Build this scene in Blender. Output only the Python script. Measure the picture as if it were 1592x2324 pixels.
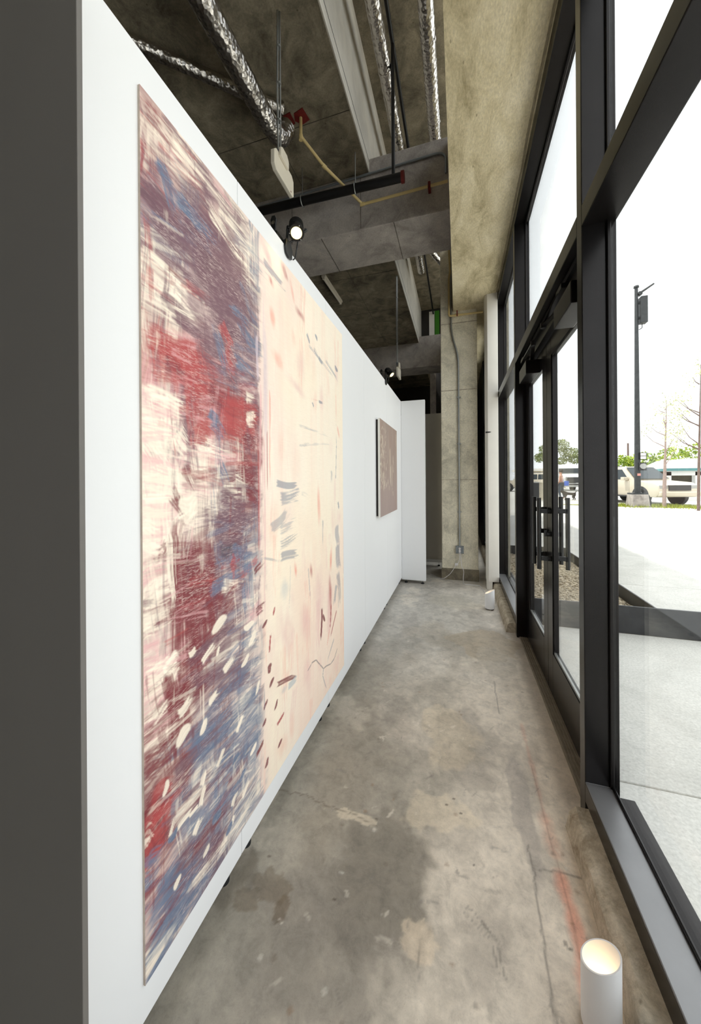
import bpy, bmesh, math, random
import numpy as np
from mathutils import Vector, Matrix

for o in list(bpy.data.objects):
    bpy.data.objects.remove(o)
scene = bpy.context.scene
COL = scene.collection

# ---------------------------------------------------------------- camera
FPX, CXP, CYP, ROLL = 790.0, 796.0, 1090.0, 0.0066
YAW = math.atan(246 / FPX)
fwd = Vector((-math.sin(YAW), math.cos(YAW), 0))
rgt = Vector((math.cos(YAW), math.sin(YAW), 0))
upv = Vector((0, 0, 1))
r2 = rgt * math.cos(ROLL) - upv * math.sin(ROLL)
u2 = upv * math.cos(ROLL) + rgt * math.sin(ROLL)
cd = bpy.data.cameras.new('camera')
cd.sensor_fit = 'VERTICAL'; cd.sensor_height = 36.0
cd.lens = FPX / 2324 * 36.0
cd.shift_y = -(1162 - CYP) / 2324
cd.clip_start = 0.02; cd.clip_end = 500
cam = bpy.data.objects.new('camera', cd); COL.objects.link(cam)
cam.matrix_world = Matrix(((r2.x, u2.x, -fwd.x, 0), (r2.y, u2.y, -fwd.y, 0), (r2.z, u2.z, -fwd.z, 1.41), (0, 0, 0, 1)))
scene.camera = cam

# ---------------------------------------------------------------- world, exposure
w = bpy.data.worlds.new('overcast_sky'); scene.world = w; w.use_nodes = True
bg = w.node_tree.nodes['Background']
bg.inputs[0].default_value = (0.965, 0.985, 1.0, 1)
bg.inputs[1].default_value = 2.0
sd_ = bpy.data.lights.new('sun', 'SUN'); sd_.energy = 5.0; sd_.angle = math.radians(2.0); sd_.color = (1.0, 0.96, 0.88)
sun = bpy.data.objects.new('sun', sd_); COL.objects.link(sun)
sun.rotation_euler = Vector((0.36, 0.06, -0.93)).to_track_quat('-Z', 'Y').to_euler()
vs = scene.view_settings
vs.view_transform = 'Standard'; vs.look = 'None'; vs.gamma = 1.0; vs.exposure = 0.18; vs.use_curve_mapping = False

# ---------------------------------------------------------------- colour + material helpers
def lin(c):
    return tuple(((x / 255) / 12.92 if x / 255 <= 0.04045 else (((x / 255) + 0.055) / 1.055) ** 2.4) for x in c)

def new_mat(name):
    m = bpy.data.materials.new(name); m.use_nodes = True
    nt = m.node_tree; b = nt.nodes['Principled BSDF']
    return m, nt, b

def noise(nt, vec, scale, detail=4, rough=0.6, dist=0.0):
    n = nt.nodes.new('ShaderNodeTexNoise'); n.inputs['Scale'].default_value = scale
    n.inputs['Detail'].default_value = detail; n.inputs['Roughness'].default_value = rough
    n.inputs['Distortion'].default_value = dist
    nt.links.new(vec, n.inputs['Vector']); return n.outputs['Fac']

def ramp(nt, fac, stops):
    r = nt.nodes.new('ShaderNodeValToRGB'); e = r.color_ramp.elements
    while len(e) < len(stops): e.new(0.5)
    for i, (p, c) in enumerate(stops):
        e[i].position = p; e[i].color = (*c, 1)
    nt.links.new(fac, r.inputs[0]); return r.outputs[0]

def mixc(nt, fac, a, b, mode='MIX'):
    m = nt.nodes.new('ShaderNodeMix'); m.data_type = 'RGBA'; m.blend_type = mode
    if hasattr(fac, 'links'): nt.links.new(fac, m.inputs[0])
    else: m.inputs[0].default_value = fac
    for v, i in ((a, 6), (b, 7)):
        if hasattr(v, 'links'): nt.links.new(v, m.inputs[i])
        else: m.inputs[i].default_value = (*v, 1)
    return m.outputs[2]

def coords(nt, scale=(1, 1, 1), kind='Object', rot=(0, 0, 0)):
    t = nt.nodes.new('ShaderNodeTexCoord'); mp = nt.nodes.new('ShaderNodeMapping')
    mp.inputs['Scale'].default_value = scale; mp.inputs['Rotation'].default_value = rot
    nt.links.new(t.outputs[kind], mp.inputs[0]); return mp.outputs[0]

def bump(nt, b, h, strength=0.3, dist=0.01):
    n = nt.nodes.new('ShaderNodeBump'); n.inputs['Strength'].default_value = strength
    n.inputs['Distance'].default_value = dist
    nt.links.new(h, n.inputs['Height']); nt.links.new(n.outputs[0], b.inputs['Normal'])

def M(name, c, rough=0.5, metal=0.0, var=0.08, vscale=6.0, bmp=0.0, bscale=60.0, spec=0.5, c2=None):
    m, nt, b = new_mat(name); v = coords(nt)
    c = lin(c); d = lin(c2) if c2 else tuple(x * (1 - var) for x in c)
    f = noise(nt, v, vscale, 5)
    nt.links.new(ramp(nt, f, [(0.35, d), (0.65, c)]), b.inputs['Base Color'])
    b.inputs['Roughness'].default_value = rough; b.inputs['Metallic'].default_value = metal
    b.inputs['Specular IOR Level'].default_value = spec
    if bmp: bump(nt, b, noise(nt, v, bscale, 3), bmp, 0.004)
    return m

def concrete(name, dark, mid, light, s=1.0, stretch=(1, 1, 1), rough=0.85, bmp=0.25, specks=True, spec=0.25):
    m, nt, b = new_mat(name); v = coords(nt, stretch)
    big = noise(nt, v, 1.1 * s, 6, 0.65, 0.4); med = noise(nt, v, 5.5 * s, 6, 0.7, 0.6); fine = noise(nt, v, 70, 4, 0.7)
    add = nt.nodes.new('ShaderNodeMath'); add.operation = 'MULTIPLY_ADD'; add.inputs[1].default_value = 0.55
    nt.links.new(med, add.inputs[0])
    half = nt.nodes.new('ShaderNodeMath'); half.operation = 'MULTIPLY'; half.inputs[1].default_value = 0.45
    nt.links.new(big, half.inputs[0]); nt.links.new(half.outputs[0], add.inputs[2])
    col = ramp(nt, add.outputs[0], [(0.36, lin(dark)), (0.5, lin(mid)), (0.64, lin(light))])
    g = ramp(nt, fine, [(0.3, (0.78, 0.78, 0.78)), (0.7, (1.12, 1.12, 1.12))])
    col = mixc(nt, 1.0, col, g, 'MULTIPLY')
    if specks:
        vo = nt.nodes.new('ShaderNodeTexVoronoi'); vo.inputs['Scale'].default_value = 9
        nt.links.new(v, vo.inputs['Vector'])
        sp = ramp(nt, vo.outputs['Distance'], [(0.03, (0.35, 0.33, 0.3)), (0.07, (1, 1, 1))])
        col = mixc(nt, 0.7, col, sp, 'MULTIPLY')
    nt.links.new(col, b.inputs['Base Color']); b.inputs['Roughness'].default_value = rough
    b.inputs['Specular IOR Level'].default_value = spec
    bump(nt, b, med, bmp, 0.02)
    return m

def emit(name, c, strength):
    m = bpy.data.materials.new(name); m.use_nodes = True; nt = m.node_tree
    nt.nodes.remove(nt.nodes['Principled BSDF'])
    e = nt.nodes.new('ShaderNodeEmission'); e.inputs[0].default_value = (*c, 1); e.inputs[1].default_value = strength
    nt.links.new(e.outputs[0], nt.nodes['Material Output'].inputs[0]); return m

def glass(name, tint=(0.97, 0.985, 0.98)):
    m = bpy.data.materials.new(name); m.use_nodes = True; nt = m.node_tree
    nt.nodes.remove(nt.nodes['Principled BSDF'])
    t = nt.nodes.new('ShaderNodeBsdfTransparent'); t.inputs[0].default_value = (*tint, 1)
    g = nt.nodes.new('ShaderNodeBsdfGlossy'); g.inputs['Roughness'].default_value = 0.0
    lw = nt.nodes.new('ShaderNodeLayerWeight'); lw.inputs[0].default_value = 0.5
    p5 = nt.nodes.new('ShaderNodeMath'); p5.operation = 'POWER'; p5.inputs[1].default_value = 5.0
    f = nt.nodes.new('ShaderNodeMath'); f.operation = 'MULTIPLY_ADD'; f.inputs[1].default_value = 0.9; f.inputs[2].default_value = 0.035
    nt.links.new(lw.outputs['Facing'], p5.inputs[0]); nt.links.new(p5.outputs[0], f.inputs[0])
    x = nt.nodes.new('ShaderNodeMixShader')
    nt.links.new(f.outputs[0], x.inputs[0]); nt.links.new(t.outputs[0], x.inputs[1]); nt.links.new(g.outputs[0], x.inputs[2])
    nt.links.new(x.outputs[0], nt.nodes['Material Output'].inputs[0]); return m

def foil(name):
    m, nt, b = new_mat(name); v = coords(nt, (1, 1, 1))
    vo = nt.nodes.new('ShaderNodeTexVoronoi'); vo.inputs['Scale'].default_value = 38; vo.feature = 'F1'
    wv = noise(nt, v, 14, 3); nt.links.new(v, vo.inputs['Vector'])
    b.inputs['Base Color'].default_value = (0.60, 0.57, 0.54, 1); b.inputs['Metallic'].default_value = 1.0
    b.inputs['Roughness'].default_value = 0.26
    bump(nt, b, mixc(nt, 0.45, vo.outputs['Distance'], wv), 0.55, 0.02)
    return m

MAT = {}
MAT['panel'] = M('white_panel_laminate', (238, 238, 239), 0.45, var=0.012, vscale=1.5, spec=0.3)
MAT['grey_panel'] = M('dark_grey_panel_laminate', (108, 104, 100), 0.5, var=0.05, vscale=2, spec=0.3)
MAT['black_metal'] = M('black_anodised_aluminium', (50, 48, 48), 0.25, 0.8, var=0.10, vscale=9, bmp=0.02, bscale=200, spec=0.5)
MAT['sill'] = M('lighter_anodised_sill', (150, 150, 152), 0.33, 0.6, var=0.08, vscale=7)  # lighter metal for the sill top only, the rest of the frame is black
MAT['grey_panel2'] = M('mid_grey_panel_laminate', (206, 201, 194), 0.5, var=0.05, vscale=2, spec=0.3)
MAT['black'] = M('black_powder_coat', (20, 20, 20), 0.4, var=0.1)
MAT['rubber'] = M('black_rubber', (24, 25, 28), 0.5, var=0.1)
MAT['chrome'] = M('zinc_steel', (190, 192, 195), 0.25, 1.0, var=0.05)
MAT['galv'] = M('galvanised_conduit', (168, 170, 168), 0.4, 0.8, var=0.12, vscale=20)
MAT['alu'] = M('worn_aluminium_threshold', (150, 138, 122), 0.5, 0.5, var=0.25, vscale=25, bmp=0.1)
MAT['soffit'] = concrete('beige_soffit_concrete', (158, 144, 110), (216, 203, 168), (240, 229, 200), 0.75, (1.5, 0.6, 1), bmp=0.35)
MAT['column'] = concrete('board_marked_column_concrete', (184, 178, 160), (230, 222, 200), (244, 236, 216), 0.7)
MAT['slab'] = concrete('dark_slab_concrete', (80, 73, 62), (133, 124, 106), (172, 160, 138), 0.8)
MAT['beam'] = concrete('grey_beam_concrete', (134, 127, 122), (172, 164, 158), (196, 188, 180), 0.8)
MAT['curb'] = concrete('rough_curb_concrete', (140, 126, 106), (188, 176, 156), (214, 203, 184), 2.5, bmp=0.6)
MAT['outwall'] = concrete('dark_inner_wall_plaster', (60, 56, 50), (84, 78, 70), (100, 94, 84))
MAT['white_paint'] = M('white_painted_edge', (226, 220, 208), 0.6, var=0.22, vscale=3, bmp=0.1, bscale=12)
MAT['post_white'] = M('white_post_paint', (240, 236, 228), 0.5, var=0.05, vscale=4)
MAT['foil'] = foil('silver_duct_foil')
MAT['black_pipe'] = M('black_steel_pipe', (28, 27, 28), 0.45, 0.3, var=0.2, vscale=14)
MAT['yellow_pipe'] = M('cream_sprinkler_pipe', (214, 190, 132), 0.45, var=0.12)
MAT['red'] = M('red_oxide_primer', (120, 26, 20), 0.6, var=0.4, vscale=30)
MAT['ivory'] = M('ivory_plastic', (232, 224, 208), 0.45, var=0.03)
MAT['lampwhite'] = M('white_lamp_enamel', (236, 236, 238), 0.35, var=0.02)
MAT['cable'] = M('white_pvc_cable', (226, 222, 222), 0.45, var=0.04)
MAT['outlet'] = M('grey_steel_box', (140, 146, 150), 0.4, 0.4, var=0.1, vscale=20)
MAT['glass'] = glass('clear_window_glass')
MAT['lens'] = emit('warm_lamp_lens', (1.0, 0.80, 0.36), 2.5)
MAT['bulb'] = emit('warm_bulb', (1.0, 0.74, 0.42), 4.8)
MAT['darkroom'] = M('dark_brown_back_wall', (40, 34, 28), 0.7, var=0.3, vscale=3)
MAT['green'] = M('green_wall_panel', (60, 130, 20), 0.6, var=0.1)

# ---------------------------------------------------------------- mesh builder
WORLD0 = {}
def tag(o, label=None, cat=None, group=None, kind=None):
    if label: o['label'] = label
    if cat: o['category'] = cat
    if group: o['group'] = group
    if kind: o['kind'] = kind
    return o

def thing(name, label, cat, loc=(0, 0, 0), rz=0.0, group=None, kind=None):
    o = bpy.data.objects.new(name, None); COL.objects.link(o); o.empty_display_size = 0.05
    o.location = loc; o.rotation_euler = (0, 0, rz); WORLD0[o] = Vector(loc)
    return tag(o, label, cat, group, kind)

def copy_tree(o, parent=None, loc=None, rz=None, label=None):
    c = o.copy(); COL.objects.link(c); c.parent = parent
    if loc is not None: c.location = loc
    if rz is not None: c.rotation_euler = (0, 0, rz)
    if label: c['label'] = label
    for ch in list(o.children): copy_tree(ch, c)
    return c

class MB:
    def __init__(s): s.v = []; s.f = []
    def add(s, vs, fs):
        n = len(s.v); s.v += [tuple(p) for p in vs]; s.f += [tuple(i + n for i in f) for f in fs]; return s
    def box(s, x0, x1, y0, y1, z0, z1):
        return s.add([(x0,y0,z0),(x1,y0,z0),(x1,y1,z0),(x0,y1,z0),(x0,y0,z1),(x1,y0,z1),(x1,y1,z1),(x0,y1,z1)],
            [(3,2,1,0),(4,5,6,7),(0,1,5,4),(1,2,6,5),(2,3,7,6),(3,0,4,7)])
    def cyl(s, a, b, ra, rb=None, n=16, caps=True):
        rb = ra if rb is None else rb; a = Vector(a); b = Vector(b); d = (b - a).normalized()
        x = d.orthogonal().normalized(); y = d.cross(x); vs = []
        for p, r in ((a, ra), (b, rb)):
            for i in range(n):
                t = 2 * math.pi * i / n; vs.append(p + (x * math.cos(t) + y * math.sin(t)) * r)
        fs = [(i, (i + 1) % n, n + (i + 1) % n, n + i) for i in range(n)]
        if caps: fs += [tuple(range(n - 1, -1, -1)), tuple(range(n, 2 * n))]
        return s.add(vs, fs)
    def tube(s, pts, r, n=10, jit=0.0, rng=None):
        pts = [Vector(p) for p in pts]; vs = []; fs = []; prev = None
        for k, p in enumerate(pts):
            d = (pts[min(k + 1, len(pts) - 1)] - pts[max(k - 1, 0)]).normalized()
            x = d.orthogonal().normalized() if prev is None else (prev - d * prev.dot(d)).normalized()
            prev = x; y = d.cross(x); rr = r[k] if isinstance(r, (list, tuple)) else r
            for i in range(n):
                t = 2 * math.pi * i / n; q = rr * (1 + (rng.uniform(-jit, jit) if rng else 0))
                vs.append(p + (x * math.cos(t) + y * math.sin(t)) * q)
        for k in range(len(pts) - 1):
            for i in range(n):
                a = k * n + i; b2 = k * n + (i + 1) % n; fs.append((a, b2, b2 + n, a + n))
        fs += [tuple(range(n - 1, -1, -1)), tuple(range((len(pts) - 1) * n, len(pts) * n))]
        return s.add(vs, fs)
    def lathe(s, prof, c=(0, 0, 0), n=24):
        vs = []; fs = []
        for r, z in prof:
            for i in range(n):
                t = 2 * math.pi * i / n; vs.append((c[0] + r * math.cos(t), c[1] + r * math.sin(t), c[2] + z))
        for k in range(len(prof) - 1):
            for i in range(n):
                a = k * n + i; b2 = k * n + (i + 1) % n; fs.append((a, b2, b2 + n, a + n))
        fs += [tuple(range(n - 1, -1, -1)), tuple(range((len(prof) - 1) * n, len(prof) * n))]
        return s.add(vs, fs)
    def prism(s, poly, axis, a, b):
        # poly: 2-D points in the plane across axis ('x','y','z'), extruded from a to b
        def P(p, t): return {'x': (t, p[0], p[1]), 'y': (p[0], t, p[1]), 'z': (p[0], p[1], t)}[axis]
        n = len(poly); vs = [P(p, a) for p in poly] + [P(p, b) for p in poly]
        return s.add(vs, [tuple(range(n - 1, -1, -1)), tuple(range(n, 2 * n))] + [(i, (i + 1) % n, n + (i + 1) % n, n + i) for i in range(n)])
    def sphere(s, c, r, n=12, m=8, sc=(1, 1, 1)):
        prof = [(c[0], c[1], c[2] - r * sc[2])]; vs = [prof[0]]
        for j in range(1, m):
            p = -math.pi / 2 + math.pi * j / m
            for i in range(n):
                t = 2 * math.pi * i / n
                vs.append((c[0] + r * sc[0] * math.cos(p) * math.cos(t), c[1] + r * sc[1] * math.cos(p) * math.sin(t), c[2] + r * sc[2] * math.sin(p)))
        vs.append((c[0], c[1], c[2] + r * sc[2])); L = len(vs) - 1
        fs = [(0, 1 + (i + 1) % n, 1 + i) for i in range(n)]
        for j in range(m - 2):
            for i in range(n):
                a = 1 + j * n + i; b2 = 1 + j * n + (i + 1) % n; fs.append((a, b2, b2 + n, a + n))
        o = 1 + (m - 2) * n; fs += [(o + i, o + (i + 1) % n, L) for i in range(n)]
        return s.add(vs, fs)
    def quad(s, a, b, c, d): return s.add([a, b, c, d], [(0, 1, 2, 3)])
    def build(s, name, mat, parent=None, label=None, cat=None, group=None, kind=None, smooth=False, bevel=0.0, local=False, origin=None):
        me = bpy.data.meshes.new(name)
        a = np.array(s.v, dtype=float)
        if local: org = Vector((0, 0, 0))
        elif origin is not None: org = Vector(origin)
        else: org = Vector(((a[:, 0].min() + a[:, 0].max()) / 2, (a[:, 1].min() + a[:, 1].max()) / 2, a[:, 2].min()))
        me.from_pydata([(Vector(p) - org) for p in s.v], [], s.f); me.update()
        bm = bmesh.new(); bm.from_mesh(me)
        bmesh.ops.recalc_face_normals(bm, faces=bm.faces)
        if bevel > 0:
            bmesh.ops.bevel(bm, geom=[e for e in bm.edges if len(e.link_faces) == 2 and e.calc_face_angle(0) > 0.6], offset=bevel, segments=2, affect='EDGES', profile=0.6)
        bm.to_mesh(me); bm.free()
        if smooth:
            for p in me.polygons: p.use_smooth = True
            try: me.set_sharp_from_angle(angle=math.radians(40))
            except Exception: pass
        o = bpy.data.objects.new(name, me); COL.objects.link(o)
        me.materials.append(MAT[mat] if isinstance(mat, str) else mat)
        if parent is not None:
            o.parent = parent; o.location = org if local else org - WORLD0[parent]
        else: o.location = org
        WORLD0[o] = Vector((0, 0, 0)) if local else Vector(org)
        return tag(o, label, cat, group, kind)

def box(name, dims, mat, parent=None, **k):
    return MB().box(*dims).build(name, mat, parent, **k)

def arc_path(pts, r=0.05, n=5):
    """polyline with rounded corners"""
    P = [Vector(p) for p in pts]; out = [P[0]]
    for i in range(1, len(P) - 1):
        a = (P[i - 1] - P[i]); b = (P[i + 1] - P[i]); rr = min(r, a.length * 0.45, b.length * 0.45)
        a = P[i] + a.normalized() * rr; b = P[i] + b.normalized() * rr
        for k in range(n + 1):
            t = k / n; out.append(a * (1 - t) ** 2 + P[i] * 2 * t * (1 - t) + b * t * t)
    out.append(P[-1]); return out

# ---------------------------------------------------------------- numpy paint engine (colour attributes)
def hashgrid(seed, nx, ny): return np.random.default_rng(seed).random((ny + 2, nx + 2))
def vnoise(X, Y, sx, sy, seed):
    x = X * sx; y = Y * sy; x = x - x.min(); y = y - y.min()
    g = hashgrid(seed, int(x.max()) + 2, int(y.max()) + 2)
    xi = x.astype(int); yi = y.astype(int); fx = x - xi; fy = y - yi
    fx = fx * fx * (3 - 2 * fx); fy = fy * fy * (3 - 2 * fy)
    return (g[yi, xi] * (1 - fx) + g[yi, xi + 1] * fx) * (1 - fy) + (g[yi + 1, xi] * (1 - fx) + g[yi + 1, xi + 1] * fx) * fy
def fbm(X, Y, sx, sy, seed, octv=4):
    t = 0; a = 0.5; tot = 0
    for k in range(octv):
        t = t + a * vnoise(X, Y, sx * 2 ** k, sy * 2 ** k, seed + k); tot += a; a *= 0.55
    return t / tot
def sstep(a, b, x):
    t = np.clip((x - a) / (b - a + 1e-9), 0, 1); return t * t * (3 - 2 * t)

class Canvas:
    def __init__(s, xs, ys, seed=1):
        s.xs = np.array(xs); s.ys = np.array(ys); s.X, s.Y = np.meshgrid(s.xs, s.ys)
        s.c = np.zeros(s.X.shape + (3,)); s.rng = np.random.default_rng(seed)
    def over(s, m, col):
        s.c += (np.array(col) - s.c) * m[..., None]
    def stroke(s, x0, y0, x1, y1, wd, col, op=0.9, dry=0.3):
        rng = s.rng; L = math.hypot(x1 - x0, y1 - y0) + 1e-6; dx, dy = (x1 - x0) / L, (y1 - y0) / L; pad = wd * 0.8
        i0, i1 = np.searchsorted(s.xs, [min(x0, x1) - pad, max(x0, x1) + pad]); j0, j1 = np.searchsorted(s.ys, [min(y0, y1) - pad, max(y0, y1) + pad])
        if i1 - i0 < 1 or j1 - j0 < 1: return
        X = s.X[j0:j1, i0:i1]; Y = s.Y[j0:j1, i0:i1]
        al = (X - x0) * dx + (Y - y0) * dy; pr = -(X - x0) * dy + (Y - y0) * dx
        pr = pr + wd * 0.12 * np.sin(al / L * rng.uniform(2, 5) + rng.uniform(0, 6))
        q = pr / (wd / 2); nb = max(6, int(wd / 0.0035))
        prof = rng.random(nb + 4); k = np.clip((q + 1.2) / 2.4 * nb, 0, nb + 1.99); ki = k.astype(int)
        br = prof[ki] * (1 - (k - ki)) + prof[ki + 1] * (k - ki)
        if L < 2.2 * wd and dry < 0.25:
            t = (al - L / 2) / (L / 2 + wd * 0.25); edge = sstep(1.08, 0.82, np.sqrt(t * t + q * q) + (br - 0.5) * 0.12)
        else:
            edge = sstep(1.05, 0.8, np.abs(q) + (br - 0.5) * 0.25) * sstep(-0.02 * L - wd * 0.15, 0.04 * L, al + (br - 0.5) * L * 0.12) * sstep(1.03 * L, 0.9 * L, al + (br - 0.5) * L * (0.25 + dry * 0.5))
        along = vnoise(al, pr, 18, 160, int(rng.integers(1e6)))
        tt = np.clip(al / L, 0, 1)
        cov = 1.12 - dry * (0.55 + 0.75 * tt) + (br - 0.5) * dry * 1.5 + (along - 0.5) * dry * 1.3
        m = edge * sstep(0.28, 0.72, cov) * op
        cc = np.array(col)[None, None, :] * (1 + (br - 0.5) * 0.16)[..., None]
        s.c[j0:j1, i0:i1] += (cc - s.c[j0:j1, i0:i1]) * m[..., None]
    def soft(s, x0, y0, x1, y1, wd, col, op):
        L = math.hypot(x1 - x0, y1 - y0) + 1e-6; pad = wd * 1.6 + L * 0.4
        i0, i1 = np.searchsorted(s.xs, [min(x0, x1) - pad, max(x0, x1) + pad]); j0, j1 = np.searchsorted(s.ys, [min(y0, y1) - pad, max(y0, y1) + pad])
        if i1 - i0 < 1 or j1 - j0 < 1: return
        X = s.X[j0:j1, i0:i1]; Y = s.Y[j0:j1, i0:i1]; dx, dy = (x1 - x0) / L, (y1 - y0) / L
        al = (X - (x0 + x1) / 2) * dx + (Y - (y0 + y1) / 2) * dy; pr = -(X - (x0 + x1) / 2) * dy + (Y - (y0 + y1) / 2) * dx
        nz = fbm(X, Y, 30, 9, int(s.rng.integers(1e6)), 3)
        d = np.sqrt((al / (L * 0.62 + wd * 0.2)) ** 2 + (pr / (wd * 0.75)) ** 2) + (nz - 0.5) * 1.1
        m = sstep(1.15, 0.1, d) * op * (0.55 + 0.9 * (nz - 0.2))
        s.c[j0:j1, i0:i1] += (np.array(col) - s.c[j0:j1, i0:i1]) * np.clip(m, 0, 1)[..., None]
    def line(s, pts, wd, col, op=1.0, soft=0.5, rough=0.0, seed=3):
        d = np.full(s.X.shape, 9.0)
        for (xa, ya), (xb, yb) in zip(pts[:-1], pts[1:]):
            L2 = (xb - xa) ** 2 + (yb - ya) ** 2 + 1e-12
            t = np.clip(((s.X - xa) * (xb - xa) + (s.Y - ya) * (yb - ya)) / L2, 0, 1)
            d = np.minimum(d, np.hypot(s.X - xa - t * (xb - xa), s.Y - ya - t * (yb - ya)))
        if rough: d = d + (fbm(s.X, s.Y, 18, 18, seed) - 0.5) * rough
        s.over(sstep(wd / 2 * (1 + soft), wd / 2 * (1 - soft), d) * op, col)
    def blob(s, cx, cy, rx, ry, col, op, rough=0.5, scale=8, seed=5, soft=0.25):
        d = np.hypot((s.X - cx) / rx, (s.Y - cy) / ry) + (fbm(s.X, s.Y, scale, scale, seed) - 0.5) * rough * 2
        s.over(sstep(1 + soft, 1 - soft, d) * op, col)
    def mesh(s, name, pos, mat, skip=None):
        ny, nx = s.X.shape; P = pos(s.X, s.Y).reshape(-1, 3)
        idx = np.arange(ny * nx).reshape(ny, nx)
        q = np.stack([idx[:-1, :-1], idx[:-1, 1:], idx[1:, 1:], idx[1:, :-1]], -1).reshape(-1, 4)
        me = bpy.data.meshes.new(name); me.vertices.add(len(P)); me.vertices.foreach_set('co', P.ravel())
        me.loops.add(q.size); me.loops.foreach_set('vertex_index', q.ravel())
        me.polygons.add(len(q)); me.polygons.foreach_set('loop_start', np.arange(0, q.size, 4)); me.polygons.foreach_set('loop_total', np.full(len(q), 4))
        me.update(calc_edges=True); me.validate()
        at = me.color_attributes.new('paint', 'FLOAT_COLOR', 'POINT')
        rgba = np.ones((len(P), 4), dtype=np.float32); rgba[:, :3] = np.clip(s.c.reshape(-1, 3), 0, 1)
        at.data.foreach_set('color', rgba.ravel()); me.materials.append(mat)
        return me
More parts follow.
